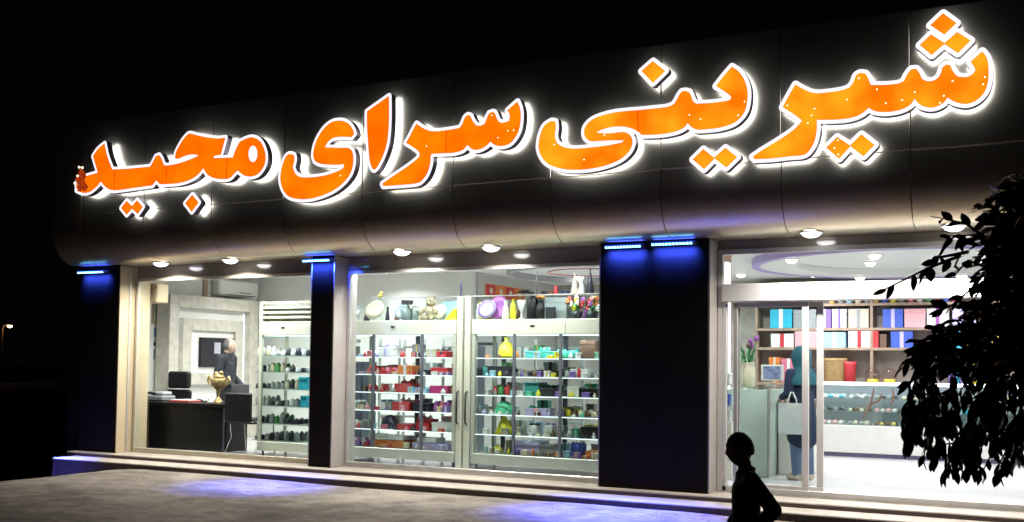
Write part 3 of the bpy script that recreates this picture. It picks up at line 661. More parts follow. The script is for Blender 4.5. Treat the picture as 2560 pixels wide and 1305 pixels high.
# ================================================================== DISPLAY CASES
EDGE_GLOW = emis('shelf_edge', (0.85, 0.93, 1.0), 1.9)  # shelf edges made to glow, added lighting to brighten the goods
CW = mat('case_white', (0.70, 0.71, 0.66), 0.4)
ZSH = [0.47, 0.71, 0.965, 1.21, 1.45, 1.685]
YC0, YC1 = 0.90, 1.50
def case(x0, x1, label, posts, louver=False, cream=FRIDGEC, seams=(), edge=EDGE_GLOW, back_posts=()):
    t = thing('display_case', label, 'display case', ((x0+x1)/2, (YC0+YC1)/2, ZP))
    MB().box(x0, x1, YC0-0.02, YC1, 0.33, 0.465, 0.008).build('base', FRIDGEG if not louver else cream, t)
    for x in (x0+0.06, x1-0.06):
        for y in (YC0+0.05, YC1-0.05): MB().tube([(x, y, ZP+0.001), (x, y, 0.329)], 0.016, 8).build('leg', DARKMET, t)
    MB().box(x0, x1, YC0-0.02, YC1, 1.985, 2.175, 0.006).build('top_box', cream, t)
    MB().tube([((x0+x1)/2-0.13, YC0-0.021, 2.09), ((x0+x1)/2-0.07, YC0-0.021, 2.09)], 0.012, 8).build('lock', BLACK, t)
    for x in (x0, x1-0.05):
        MB().box(x, x+0.05, YC0-0.015, YC0+0.03, 0.466, 1.984, 0.004).build('corner_post', cream if louver else FRIDGEG, t)
        MB().box(x, x+0.04, YC1-0.04, YC1-0.005, 0.466, 1.984).build('corner_post', cream if louver else FRIDGEG, t)
    for x in posts: MB().box(x-0.018, x+0.018, YC0-0.01, YC0+0.02, 0.466, 1.984, 0.003).build('door_post', mat('post_slate', (0.16, 0.165, 0.20), 0.4, 0.4), t)
    for x in back_posts: MB().box(x-0.03, x+0.03, YC1-0.03, YC1-0.004, 0.466, 1.984).build('back_post', DARKMET, t)
    MB().box(x0+0.051, x1-0.051, YC0-0.004, YC0, 0.468, 1.982).build('door_glass', CGLASS, t)
    for z in ZSH[1:]:
        s = MB().box(x0+0.052, x1-0.052, YC0+0.035, YC1-0.05, z-0.009, z-0.001).build('shelf', CGLASS, t)
        MB().box(x0+0.052, x1-0.052, YC0+0.022, YC0+0.034, z-0.011, z).build('shelf_edge', edge, s)
    MB().box(x0+0.06, x1-0.06, YC0+0.03, YC0+0.055, 1.968, 1.984).build('case_light', emis('case_tube', (0.80, 0.92, 1.0), 2.2), t)
    lamp('tube', 'AREA', ((x0+x1)/2, YC0+0.045, 1.962), 4.5*(x1-x0), (0.84, 0.93, 1.0), t, size=x1-x0-0.14, size_y=0.02, rot=(R(18), 0, 0), spread=150)
    for x in seams: MB().box(x-0.003, x+0.003, YC0-0.0215, YC0-0.0205, 1.99, 2.17).build('panel_seam', DARKMET, t)
    if louver:
        for k, z in enumerate((2.22, 2.29, 2.36, 2.43)): MB().box(x0+0.06, x1, YC0-0.02, YC0+0.01, z, z+0.035).build('louver', cream, t)
        MB().box(x0, x0+0.059, YC0-0.02, YC0+0.3, 2.176, 2.47).build('louver_post', cream, t)
        MB().box(x0+0.06, x1, YC0+0.05, YC0+0.3, 2.176, 2.46).build('top_unit', FRIDGEG, t)
    else:
        MB().box(x0+0.02, x1-0.02, YC0-0.012, YC0-0.006, 2.176, 2.47).build('rail_glass', CGLASS, t)
        MB().box(x0, x1, YC0-0.016, YC0-0.002, 2.471, 2.485).build('rail_bar', ALU, t)
    return t
DIMEDGE = mat('edge_dim', (0.60, 0.66, 0.60), 0.3)
case(-10.07, -9.0, 'cream upright display fridge with slatted top behind the desk window', [], True, edge=emis('shelf_edge_dim', (0.8, 0.93, 0.85), 0.5))  # fridge shelf edges get a weaker added glow
case(-8.55, -6.79, 'wide glass display case with grey base nearer the narrow pillar', [-8.09, -7.32], back_posts=[-7.75, -7.05])
case(-6.56, -4.62, 'wide glass display case with grey base nearer the wide pillar', [-5.95, -5.31], seams=[-5.24], back_posts=[-6.4, -5.5])
pst = thing('upright_post', 'pale double upright post with long handles between the two cases', 'post', (-6.675, 0.9, ZP))
MB().box(-6.775, -6.69, 0.87, 0.93, ZP+0.001, 2.48, 0.006).build('upright', FRIDGEC, pst)
MB().box(-6.66, -6.575, 0.87, 0.93, ZP+0.001, 2.48, 0.006).build('upright', FRIDGEC, pst)
for x in (-6.74, -6.61): MB().tube([(x, 0.868, 1.25), (x, 0.83, 1.23), (x, 0.83, 0.85), (x, 0.868, 0.83)], 0.012, 8).build('handle', BLACK, pst)

# ---- goods: every piece its own thing
def rgb(n):
    return dict(red=(0.62, 0.02, 0.06), pink=(0.72, 0.20, 0.30), magenta=(0.55, 0.05, 0.22), orange=(0.75, 0.22, 0.05), white=(0.78, 0.78, 0.78), lilac=(0.52, 0.45, 0.75), dark=(0.03, 0.03, 0.045),
        navy=(0.035, 0.04, 0.09), black=(0.012, 0.012, 0.014), brown=(0.16, 0.09, 0.06), grey=(0.30, 0.32, 0.33), blue=(0.06, 0.12, 0.55), skyblue=(0.35, 0.60, 0.80), turquoise=(0.10, 0.55, 0.55), mint=(0.12, 0.60, 0.38),
        green=(0.08, 0.30, 0.10), yellow=(0.80, 0.70, 0.04), gold=(0.60, 0.42, 0.12), cream=(0.75, 0.68, 0.5), teal=(0.05, 0.25, 0.27), tan=(0.55, 0.38, 0.18), purple=(0.35, 0.10, 0.40), cyan=(0.03, 0.42, 0.60), beige=(0.58, 0.50, 0.40), violet=(0.22, 0.14, 0.45), rose=(0.80, 0.42, 0.45))[n]
def CM(n, rough=0.45): return colm(n, rgb(n), rough)
def giftbox(x, y, z, w, d, h, c, label, c2=None, bow=True, band='x', group=None, cat='box', name='gift_box'):
    t = thing(name, label, cat, (x, y, z+0.001), group=group)
    MB().box(-w/2, w/2, -d/2, d/2, 0, h*0.78, 0.003).build('box_body', CM(c), t, local=True)
    MB().box(-w/2-0.003, w/2+0.003, -d/2-0.003, d/2+0.003, h*0.782, h, 0.003).build('lid', CM(c), t, local=True)
    if c2:
        m = CM(c2)
        MB().box(-w*0.09, w*0.09, -d/2-0.005, d/2+0.005, 0.001, h+0.002).build('ribbon', m, t, local=True)
        if bow:
            b = MB()
            for s in (-1, 1): b.tube([(0, 0, h), (s*0.05, 0, h+0.045), (s*0.08, 0, h+0.02), (0, 0, h+0.004)], [0.006, 0.016, 0.014, 0.006], 6)
            b.ball((0, 0, h+0.012), 0.016); b.build('bow', m, t, local=True)
    return t
def heap(x, y, z, w, d, h, c, label, n=7, group=None, cat='pastry', name='pastry_tray', c2=None, seed=0):
    """a tray with separate round pieces on it"""
    t = thing(name, label, cat, (x, y, z+0.001), group=group); rnd = random.Random(seed+int(abs(x*1000)))
    MB().box(-w/2, w/2, -d/2, d/2, 0, 0.008).build('tray', CM('grey', 0.25), t, local=True)
    nx = max(2, int(w/0.075)); ny = 3; r = min(w/nx, d/ny)/2*0.95
    me = MB().lathe([(1e-4, 0), (0.9, 0.0), (1.0, 0.25), (0.85, 0.75), (0.4, 1.0), (1e-4, 1.02)], n=9).mesh('pastry', CM(c)); me2 = me
    if c2: me2 = MB().lathe([(1e-4, 0), (0.9, 0.0), (1.0, 0.25), (0.85, 0.75), (0.4, 1.0), (1e-4, 1.02)], n=9).mesh('pastry', CM(c2))
    for i in range(nx):
        for j in range(ny):
            k = rnd.uniform(0.8, 1.1)
            put(me if (i+j) % 2 else me2, 'pastry', t, (-w/2+(i+.5)*w/nx, -d/2+(j+.5)*d/ny, 0.008), (0, 0, rnd.random()*6), (r*k, r*k, h*k))
    return t
def cake(x, y, z, r, h, c, label, c2='white', group=None, dome=False):
    t = thing('cake', label, 'cake', (x, y, z+0.001), group=group)
    MB().lathe([(1e-4, 0), (r*1.15, 0), (r*1.15, 0.008), (1e-4, 0.008)], n=20).build('cake_board', CM('white'), t, local=True)
    if dome: pr = [(r, 0.009), (r*1.02, h*0.3), (r*0.85, h*0.65), (r*0.5, h*0.92), (1e-4, h)]
    else: pr = [(r, 0.009), (r, h*0.85), (r*0.93, h), (1e-4, h)]
    MB().lathe(pr, n=22).build('cake_body', CM(c), t, local=True)
    for k in range(8):
        a = k*pi/4; rr = r*(0.75 if not dome else 0.95); zz = h if not dome else h*0.12
        MB().ball((rr*cos(a), rr*sin(a), zz+0.008), 0.016, (1, 1, 0.9), 7, 5).build('cream_swirl', CM(c2), t, local=True)
    return t
def plate(x, y, z, r, c, label, tilt=68, rz=0.0, c2=None):
    t = thing('plate', label, 'plate', (x, y, z+0.001), rz)
    M = Matrix.Translation((0, 0, r*sin(R(tilt))+0.012)) @ Matrix.Rotation(R(tilt), 4, 'X')
    MB().lathe([(1e-4, 0.0), (r*0.6, 0.002), (r*0.68, 0.012), (r, 0.02), (r, 0.026), (r*0.66, 0.018), (1e-4, 0.008)], n=26).xf(M).build('dish', CM(c, 0.2), t, local=True)
    if c2: MB().lathe([(r*0.70, 0.0195), (r*0.97, 0.0275), (r*0.97, 0.030), (r*0.70, 0.022)], n=26, cap=False).xf(M).build('pattern_ring', CM(c2, 0.2), t, local=True)
    b = MB()
    for s in (-1, 1): b.tube([(s*r*0.4, -0.02, 0.012), (s*r*0.4, 0.0, 0.006), (s*r*0.4, r*0.5, 0.006), (s*r*0.35, r*0.25, r)], 0.004, 6)
    b.build('stand', CHROME, t, local=True); return t
def jar(x, y, z, r, h, label, glassc=CGLASS, lid='black', fillc=None):
    t = thing('jar', label, 'jar', (x, y, z+0.001))
    MB().lathe([(r*0.9, 0), (r, 0.02), (r, h*0.72), (r*0.85, h*0.8)], n=18).build('body', glassc, t, local=True)
    if fillc: MB().lathe([(r*0.8, 0.004), (r*0.88, 0.02), (r*0.88, h*0.6), (1e-4, h*0.62)], n=16).build('contents', CM(fillc), t, local=True)
    MB().lathe([(r*0.95, h*0.80), (r*0.98, h), (1e-4, h)], n=18).build('lid', CM(lid, 0.3), t, local=True)
    return t
def vase(x, y, z, prof, c, label, rough=0.25, cat='vase', name='vase'):
    t = thing(name, label, cat, (x, y, z+0.001)); MB().lathe(prof, n=18).build('body', CM(c, rough), t, local=True); return t
def bag(x, y, z, w, d, h, c, label, cat='bag', name='party_bag', cone=False):
    """a bag of cloth or paper gathered at its neck"""
    t = thing(name, label, cat, (x, y, z+0.001)); mb = MB(); n = 14; rings = []
    pr = [(1.0, 0), (1.05, .15), (0.95, .45), (0.55, .72), (0.22, .82), (0.35, 1.0)] if not cone else [(1.0, 0), (0.8, .3), (0.5, .65), (0.15, .95), (0.05, 1.0)]
    vs = []
    for r, hh in pr:
        for k in range(n):
            a = 2*pi*k/n; rr = r*(1+0.12*noise.noise(Vector((cos(a)*2, sin(a)*2, hh*3+x*7))) + 0.05*(k % 2))
            vs.append((w/2*rr*cos(a), d/2*rr*sin(a), h*hh))
    mb.add(vs, [(i*n+k, i*n+(k+1) % n, (i+1)*n+(k+1) % n, (i+1)*n+k) for i in range(len(pr)-1) for k in range(n)] + [tuple(range(n))[::-1]], True)
    mb.build('sack', CM(c), t, local=True)
    MB().lathe([(w*0.13, h*0.79), (w*0.15, h*0.82), (w*0.13, h*0.85)], n=10).build('tie', CM('white' if not cone else c), t, local=True); return t
def px_x(px, y): return onY(px, 950, y).x

# items in the two wide cases: (kind, pixel x, shelf index, width, height, colour, ...)
YI = 1.12
ROW = ['bottom', 'lowest glass', 'second glass', 'third glass', 'fourth glass', 'top glass']
def at(px, sh, y=YI): return px_x(px, y), y, ZSH[sh]
def caseitem(case_name, kind, px, sh, w, h, c, what, c2=None, d=0.26, y=YI, grp=None, **k):
    x, y, z = at(px, sh, y); lab = '%s on the %s shelf, %s' % (what, ROW[sh], case_name)
    if kind == 'box': giftbox(x, y, z, w, d, h, c, lab, c2, group=grp, **k)
    elif kind == 'plainbox': giftbox(x, y, z, w, d, h, c, lab, None, group=grp, **k)
    elif kind == 'cake': cake(x, y, z, w/2, h, c, lab, c2 or 'white', group=grp)
    elif kind == 'dome': cake(x, y, z, w/2, h, c, lab, c2 or 'white', group=grp, dome=True)
    elif kind == 'tray': heap(x, y, z, w, d, h, c, lab, c2=c2, group=grp)
    elif kind == 'bag': bag(x, y, z, w, min(w, 0.25), h, c, lab, **k)
    elif kind == 'jar': jar(x, y, z, w/2, h, lab, **k)
A = 'case by the narrow pillar'; B = 'case by the wide pillar'
for it in [
 ('jar', 885, 5, .17, .24, 'grey', 'clear jar of dark sweets', None, dict(fillc='dark', lid='grey')),
 ('tray', 938, 5, .24, .08, 'black', 'black and white striped pastries', 'white', {}),
 ('box', 976, 5, .22, .13, 'white', 'white printed carton with lilac ribbon', 'lilac', {}),
 ('box', 1115, 5, .15, .08, 'red', 'small red gift box', 'dark', {}),
 ('dome', 934, 4, .19, .13, 'red', 'round red glazed cake', 'white', {}),
 ('tray', 978, 4, .24, .09, 'pink', 'pink rosette pastries', 'red', {}),
 ('box', 1025, 4, .22, .12, 'orange', 'orange carton with white ribbon', 'white', {}),
 ('plainbox', 1073, 4, .14, .07, 'dark', 'small dark carton', None, {}),
 ('plainbox', 1110, 4, .26, .10, 'red', 'flat red carton', None, {}),
 ('dome', 932, 3, .17, .11, 'red', 'round red cake with white swirls', 'white', {}),
 ('dome', 964, 3, .11, .11, 'red', 'little red cake', 'pink', {}),
 ('box', 1020, 3, .27, .12, 'red', 'wide bow-tied red gift box', 'red', {}),
 ('plainbox', 1064, 3, .25, .07, 'skyblue', 'flat sky blue carton', None, {}),
 ('plainbox', 1109, 3, .27, .10, 'magenta', 'flat magenta carton', None, {}),
 ('bag', 1138, 3, .12, .19, 'gold', 'gold foil bag', None, {}),
 ('tray', 977, 2, .22, .11, 'grey', 'grey and white bow-topped sweets', 'white', {}),
 ('box', 1016, 2, .27, .12, 'red', 'tall-bowed red gift box', 'pink', {}),
 ('plainbox', 1066, 2, .25, .11, 'dark', 'dark violet carton', None, {}),
 ('tray', 1114, 2, .25, .13, 'pink', 'tray of pink meringues', 'purple', {}),
 ('cake', 900, 2, .22, .10, 'grey', 'grey iced cake', 'white', {}),
 ('dome', 978, 1, .26, .19, 'navy', 'navy domed cake', 'dark', {}),
 ('plainbox', 1026, 1, .24, .08, 'red', 'flat red low carton', None, {}),
 ('box', 1070, 1, .19, .15, 'red', 'square red box', 'rose', {}),
 ('plainbox', 1118, 1, .30, .12, 'white', 'wide white carton', None, {}),
 ('tray', 900, 1, .36, .10, 'grey', 'silver foil pastries', 'white', {}),
 ('tray', 905, 0, .45, .09, 'purple', 'plum and white pastries', 'white', {}),
 ('plainbox', 990, 0, .48, .09, 'orange', 'wide orange printed carton', None, {}),
 ('plainbox', 1090, 0, .55, .08, 'lilac', 'wide lilac carton', None, {}),
]:
    kind, px, sh, w_, h_, c, what, c2, k = it; caseitem(A, kind, px, sh, w_, h_, c, what, c2, **k)
# second, stacked layer on the case floor
for px, c, w_, lab in [(985, 'white', .44, 'white printed flat carton lying on the orange carton'), (1078, 'white', .30, 'white spotted flat carton lying on the lilac carton')]:
    x = px_x(px, 1.1); giftbox(x, 1.12, 0.565 if px < 1000 else 0.555, w_, .24, .06, c, lab)
for it in [
 ('bag', 1265, 5, .20, .27, 'yellow', 'yellow tied sweet bag', None, {}),
 ('box', 1360, 5, .40, .09, 'turquoise', 'turquoise satin covered tray', 'mint', dict(bow=True)),
 ('tray', 1420, 5, .26, .11, 'mint', 'mint green frosted pastries', 'turquoise', {}),
 ('plainbox', 1478, 5, .20, .22, 'brown', 'brown picture carton', None, {}),
 ('plainbox', 1255, 4, .28, .13, 'dark', 'dark carton', None, {}),
 ('tray', 1360, 4, .40, .08, 'brown', 'brown loaf slices', 'dark', {}),
 ('tray', 1418, 4, .16, .09, 'white', 'small white pastries', 'dark', {}),
 ('box', 1458, 4, .24, .11, 'white', 'white carton with red ribbon', 'red', dict(bow=False)),
 ('dome', 1495, 4, .14, .09, 'grey', 'grey glazed cake', 'white', {}),
 ('tray', 1262, 3, .26, .12, 'green', 'leafy green pastries', 'red', {}),
 ('plainbox', 1340, 3, .20, .17, 'teal', 'dark teal carton', None, {}),
 ('plainbox', 1378, 3, .22, .10, 'dark', 'low dark carton', None, {}),
 ('dome', 1418, 3, .18, .14, 'dark', 'dark chocolate dome cake', 'brown', {}),
 ('plainbox', 1443, 3, .16, .13, 'white', 'white carton', None, {}),
 ('plainbox', 1480, 3, .24, .11, 'black', 'black carton', None, {}),
 ('dome', 1262, 2, .25, .17, 'mint', 'mint green domed cake', 'white', {}),
 ('dome', 1332, 2, .14, .13, 'mint', 'small mint dome cake', 'green', {}),
 ('box', 1352, 2, .30, .09, 'lilac', 'lilac carton with pink ribbon', 'rose', dict(bow=False)),
 ('tray', 1430, 2, .26, .10, 'yellow', 'yellow cream pastries', 'brown', {}),
 ('tray', 1478, 2, .26, .08, 'brown', 'brown biscuits', 'cream', {}),
 ('bag', 1262, 1, .24, .24, 'yellow', 'yellow cone bag', None, dict(cone=True)),
 ('cake', 1338, 1, .15, .13, 'white', 'white iced cake', 'navy', {}),
 ('cake', 1378, 1, .17, .14, 'white', 'white tall cake with violet swirls', 'violet', {}),
 ('dome', 1412, 1, .13, .15, 'grey', 'grey dome cake', 'white', {}),
 ('tray', 1442, 1, .18, .11, 'mint', 'mint and white pastries', 'white', {}),
 ('plainbox', 1485, 1, .24, .14, 'black', 'black case', None, {}),
 ('bag', 1246, 0, .14, .10, 'yellow', 'little yellow bag', None, {}),
 ('plainbox', 1330, 0, .36, .16, 'lilac', 'large lilac carton', None, {}),
 ('plainbox', 1380, 0, .18, .14, 'grey', 'grey carton', None, {}),
 ('cake', 1448, 0, .20, .17, 'blue', 'blue and white cake', 'white', {}),
 ('plainbox', 1490, 0, .16, .09, 'orange', 'flat orange carton', None, {}),
 ('tray', 1200, 2, .20, .10, 'grey', 'grey sugared sweets', 'teal', {}),
 ('tray', 1300, 1, .12, .10, 'beige', 'beige biscuits', 'grey', {}),
 ('tray', 1215, 4, .18, .12, 'teal', 'teal wrapped sweets', 'dark', {}),
]:
    kind, px, sh, w_, h_, c, what, c2, k = it; caseitem(B, kind, px, sh, w_, h_, c, what, c2, **k)
DKP = mat('case_dark_panel', (0.10, 0.12, 0.15), 0.3); TH = mat('thin_white', (0.7, 0.72, 0.75), 0.4)
def fitting(name, label, cat, boxes, m):
    x0 = sum(b[0]+b[1] for b in boxes)/2/len(boxes); t = thing(name, label, cat, (x0, 1.42, min(b[4] for b in boxes)))
    if 'rack' in name: t['group'] = 'white racks behind the cases'
    for b in boxes: MB().box(*b).build('panel' if b[5]-b[4] > .1 and b[1]-b[0] > .1 else 'rail', m, t)
fitting('dark_cabinet', 'dark grey narrow cabinet at the end behind the narrow pillar', 'cabinet', [(-9.18, -8.86, 1.75, 2.1, ZP+.001, 1.62)], DKP)
fitting('dark_cabinet', 'tall dark cabinet behind the case by the upright post', 'cabinet', [(-7.32, -7.02, 1.75, 2.1, ZP+.001, 1.86)], DKP)
fitting('glass_tower_frame', 'dark framed glass tower behind the upright post', 'frame', [(-6.92, -6.89, 1.62, 1.65, ZP+.001, 1.9), (-6.62, -6.59, 1.62, 1.65, ZP+.001, 1.9), (-6.888, -6.622, 1.62, 1.65, 1.86, 1.9), (-6.888, -6.622, 1.62, 1.65, 1.0, 1.03), (-6.888, -6.622, 1.62, 1.65, ZP+.02, ZP+.05)], DARKMET)
for k, x in enumerate((-8.62, -8.2, -7.55, -6.45, -5.75, -5.05)):
    fitting('ladder_rack', 'slim white five-rung shelving rack standing behind the display cases', 'rack', [(x, x+.03, 1.8, 1.83, ZP+.001, 1.95), (x+.34, x+.37, 1.8, 1.83, ZP+.001, 1.95)] + [(x+.031, x+.339, 1.8, 1.83, .5+.33*q, .53+.33*q) for q in range(5)], TH)
rc = random.Random(21)
for k, (x0, x1, nm) in enumerate(((-8.4, -6.95, A), (-6.4, -4.8, B))):
    for sh in range(6):
        x = x0+rc.uniform(.05, .2)
        while x < x1:
            wv = rc.uniform(.10, .2); hv = rc.uniform(.09, .19); c = rc.choice(['grey', 'white', 'white', 'brown', 'beige', 'skyblue', 'white', 'grey', 'lilac', 'cream'] + (['mint', 'green', 'yellow'] if k else ['rose', 'red', 'cream']))
            c2 = rc.choice(['white', 'grey', 'gold', 'dark']); lab = 'small %s carton with %s band in the back row, %s shelf, %s' % (c, c2, ROW[sh].replace(' glass', ''), 'narrow pillar case' if k == 0 else 'wide pillar case')
            giftbox(x+wv/2, 1.34, ZSH[sh], wv, .12, hv, c, lab, c2, bow=False, group='cartons in the back rows of the cases')
            x += wv+rc.choice([.03, .08, .22, .3])
for k, (x0, x1) in enumerate(((-8.45, -6.9), (-6.45, -4.75))):
    for sh in range(6):
        x = x0+rc.uniform(.0, .1)
        while x < x1:
            wv = rc.uniform(.045, .10); hv = rc.uniform(.035, .085); c = rc.choice(['white', 'white', 'lilac', 'skyblue', 'grey', 'cream', 'violet', 'dark'] + (['mint', 'brown', 'yellow', 'orange'] if k else ['red', 'rose', 'pink', 'red']))
            lab = 'tiny %s sweet packet in the front row, %s shelf, %s pillar case' % (c, ROW[sh].replace(' glass', ''), 'narrow' if k == 0 else 'wide')
            if rc.random() < .6: giftbox(x+wv/2, .965, ZSH[sh], wv, .05, hv, c, lab, rc.choice(['white', 'gold', None]), bow=False, name='sweet_packet', group='sweet packets in the front rows of the cases', cat='packet')
            else:
                t = thing('sweet_packet', lab, 'packet', (x+wv/2, .965, ZSH[sh]+.001), group='sweet packets in the front rows of the cases')
                MB().lathe([(wv*.3, 0), (wv*.42, hv*.2), (wv*.4, hv*.6), (wv*.15, hv*.85), (wv*.24, hv*1.1), (1e-4, hv*1.0)], n=10).build('twist', CM(c, .25), t, local=True)
            x += wv+rc.choice([.02, .04, .10, .2])
# fridge trays
FR = 'slatted display fridge'
for sh in range(6):
    for j, px in enumerate((672, 708, 745)):
        c = ['dark', 'grey', 'black', 'grey', 'white', 'green'][(sh*2+j*3) % 6]; c2 = ['white', 'dark', 'grey', 'dark', 'grey', 'beige'][(sh+j) % 6]
        x, y, z = at(px, sh, 1.15)
        heap(x, y, z, .27, .34, 0.07+0.03*((sh+j) % 3), c, '%s and %s wrapped sweets, %s shelf of the %s' % (c, c2, ROW[sh], FR), c2=c2, name='sweet_tray', group='sweet trays in the display fridge', seed=sh*7+j)
x, y, z = at(768, 3, 1.1); giftbox(x, y, z, .14, .2, .18, 'cyan', 'bright blue carton in the slatted display fridge, upper of two')
x, y, z = at(770, 2, 1.1); giftbox(x, y, z, .10, .2, .16, 'cyan', 'bright blue carton in the slatted display fridge, lower of two')

# ---- on top of the cases
ZT = 2.176
yt = 1.05
plate(px_x(935, yt), yt, ZT, .145, 'beige', 'large round beige plate on the case by the narrow pillar')
plate(px_x(1003, yt), yt+.02, ZT, .12, 'grey', 'grey round plate behind the lidded jar')
plate(px_x(885, yt), yt, ZT, .11, 'grey', 'grey plate leaning at the end of the case by the narrow pillar', 60)
jar(px_x(1021, yt), yt-.06, ZT, .085, .27, 'square clear jar with dark lid on the case by the narrow pillar', lid='dark', fillc='grey')
jar(px_x(1043, yt), yt-.06, ZT, .05, .22, 'slim clear jar with white lid beside the dark-lidded jar', lid='white', fillc='grey')
ted = thing('teddy_bear', 'sitting beige teddy bear on the case by the narrow pillar', 'teddy bear', (px_x(1075, yt), yt, ZT+0.001))
TB = colm('plush', (0.56, 0.46, 0.33), 0.9, bump=0.4, bscale=120)
MB().ball((0, 0, 0.10), 0.085, (0.95, 0.85, 1.15), 14, 10).build('body', TB, ted, local=True)
MB().ball((0, -0.01, 0.25), 0.07, (1.05, 0.95, 0.95), 14, 10).build('head', TB, ted, local=True)
for s in (-1, 1):
    MB().ball((s*0.055, 0, 0.315), 0.026, (1, 0.6, 1)).build('ear', TB, ted, local=True)
    MB().tube([(s*0.06, -0.02, 0.17), (s*0.11, -0.06, 0.12), (s*0.115, -0.09, 0.09)], [0.03, 0.03, 0.026]).build('arm', TB, ted, local=True)
    MB().tube([(s*0.05, -0.02, 0.04), (s*0.08, -0.10, 0.036), (s*0.09, -0.14, 0.045)], [0.035, 0.033, 0.03]).build('leg', TB, ted, local=True)
    MB().ball((s*0.024, -0.072, 0.265), 0.008).build('eye', BLACK, ted, local=True)
mb = MB().ball((0, -0.068, 0.235), 0.028, (1, 0.8, 0.8)); mb.build('muzzle', CM('cream'), ted, local=True)
MB().ball((0, -0.094, 0.24), 0.008).build('nose', BLACK, ted, local=True)
plate(px_x(1102, yt), yt-.03, ZT, .10, 'cream', 'pale cream round plate beside the teddy bear', 72, c2='beige')
en = thing('paper_wrap', 'pale blue and yellow folded paper wrap by the upright post', 'wrapping', (px_x(1128, yt), yt-.05, ZT+0.001))
MB().add([(-.13, .02, 0), (.10, .02, 0), (.10, .02, .26), (-.13, .02, .24), (-.13, .035, 0), (.10, .035, 0), (.10, .035, .26), (-.13, .035, .24)], [(0,1,2,3),(7,6,5,4),(0,4,5,1),(1,5,6,2),(2,6,7,3),(3,7,4,0)]).build('blue_sheet', CM('skyblue'), en, local=True)
MB().add([(-.08, -.03, 0), (.10, -.03, 0), (.10, -.02, .16), (.04, -.02, .13), (-.08, .01, 0), (.10, .01, 0), (.10, .005, .16), (.04, .005, .13)], [(0,1,2,3),(7,6,5,4),(0,4,5,1),(1,5,6,2),(2,6,7,3),(3,7,4,0)]).build('yellow_fold', CM('yellow'), en, local=True)
duck = thing('toy_duck', 'tiny yellow toy on the rail of the case by the narrow pillar', 'toy', (px_x(947, .89), .89, 2.486))
MB().ball((0, 0, .025), .025, (1.2, .9, 1)).build('body', CM('yellow'), duck, local=True); MB().ball((.015, 0, .06), .018).build('head', CM('yellow'), duck, local=True); MB().ball((.034, 0, .058), .007).build('beak', CM('orange'), duck, local=True)
cdl = thing('candle', 'thin dark blue taper candle standing on the upright post', 'candle', (-6.735, .90, 2.481))
MB().lathe([(.012, 0), (.012, .13), (.003, .2)], n=10).build('wax', CM('navy'), cdl, local=True); MB().tube([(0, 0, .2), (0, .002, .215)], .0015, 5).build('wick', BLACK, cdl, local=True)
# upper case B
plate(px_x(1216, yt), yt, ZT, .13, 'white', 'white plate with dark pattern on the case by the wide pillar', 70, c2='violet')
plate(px_x(1240, yt), yt+.06, ZT, .15, 'purple', 'purple round plate on the case by the wide pillar', 76)
giftbox(px_x(1200, yt), yt+.12, ZT, .14, .1, .24, 'gold', 'gold-topped tall carton at the end by the upright post', 'white', bow=False)
vase(px_x(1262, yt), yt, ZT, [(.04, 0), (.055, .04), (.035, .14), (.02, .2), (.028, .25)], 'white', 'slender white vase beside the purple plate')
vase(px_x(1281, yt), yt, ZT, [(.035, 0), (.04, .12), (.03, .2), (.014, .23), (.016, .27)], 'yellow', 'yellow-green bottle beside the white goblet', name='bottle', cat='bottle')
vase(px_x(1302, yt), yt, ZT, [(.045, 0), (.045, .01), (.012, .03), (.012, .1), (.045, .15), (.055, .25), (.05, .25), (.01, .12)], 'white', 'white footed goblet under the black spout', name='goblet', cat='goblet')
tap = thing('coffee_press', 'black coffee pump flask with long bent spout on the case', 'flask', (px_x(1330, yt), yt, ZT+0.001))
MB().lathe([(.075, 0), (.08, .02), (.08, .22), (.06, .27), (.03, .29)], n=18).build('body', BLACK, tap, local=True)
MB().tube([(0, 0, .28), (0, -.02, .34), (-.05, -.05, .355), (-.16, -.06, .355), (-.17, -.06, .34)], [.03, .028, .024, .022, .018], 8).build('spout', BLACK, tap, local=True)
MB().tube([(.07, 0, .22), (.12, 0, .2), (.12, 0, .08), (.075, 0, .05)], .012, 8).build('handle', BLACK, tap, local=True)
vase(px_x(1352, yt), yt-.03, ZT, [(.04, 0), (.07, .06), (.06, .16), (.03, .2), (.045, .24)], 'black', 'black pot-bellied vase holding an orange bloom')
bl = thing('artificial_bloom', 'single orange bloom in the black pot-bellied vase', 'flower', (px_x(1352, yt), yt-.03, ZT+.2))
MB().tube([(0, 0, -.02), (0, 0, .06)], .005, 6).build('stem', CM('green'), bl, local=True)
for k in range(7): MB().ball((.03*cos(k*.9), .03*sin(k*.9), .08), .026, (1, 1, .8), 8, 6).build('petal', CM('orange'), bl, local=True)
giftbox(px_x(1391, yt), yt+.06, ZT, .30, .22, .27, 'grey', 'large plain grey carton on the case by the wide pillar')
giftbox(px_x(1383, yt), yt-.10, ZT, .12, .05, .15, 'dark', 'small dark card in front of the grey carton')
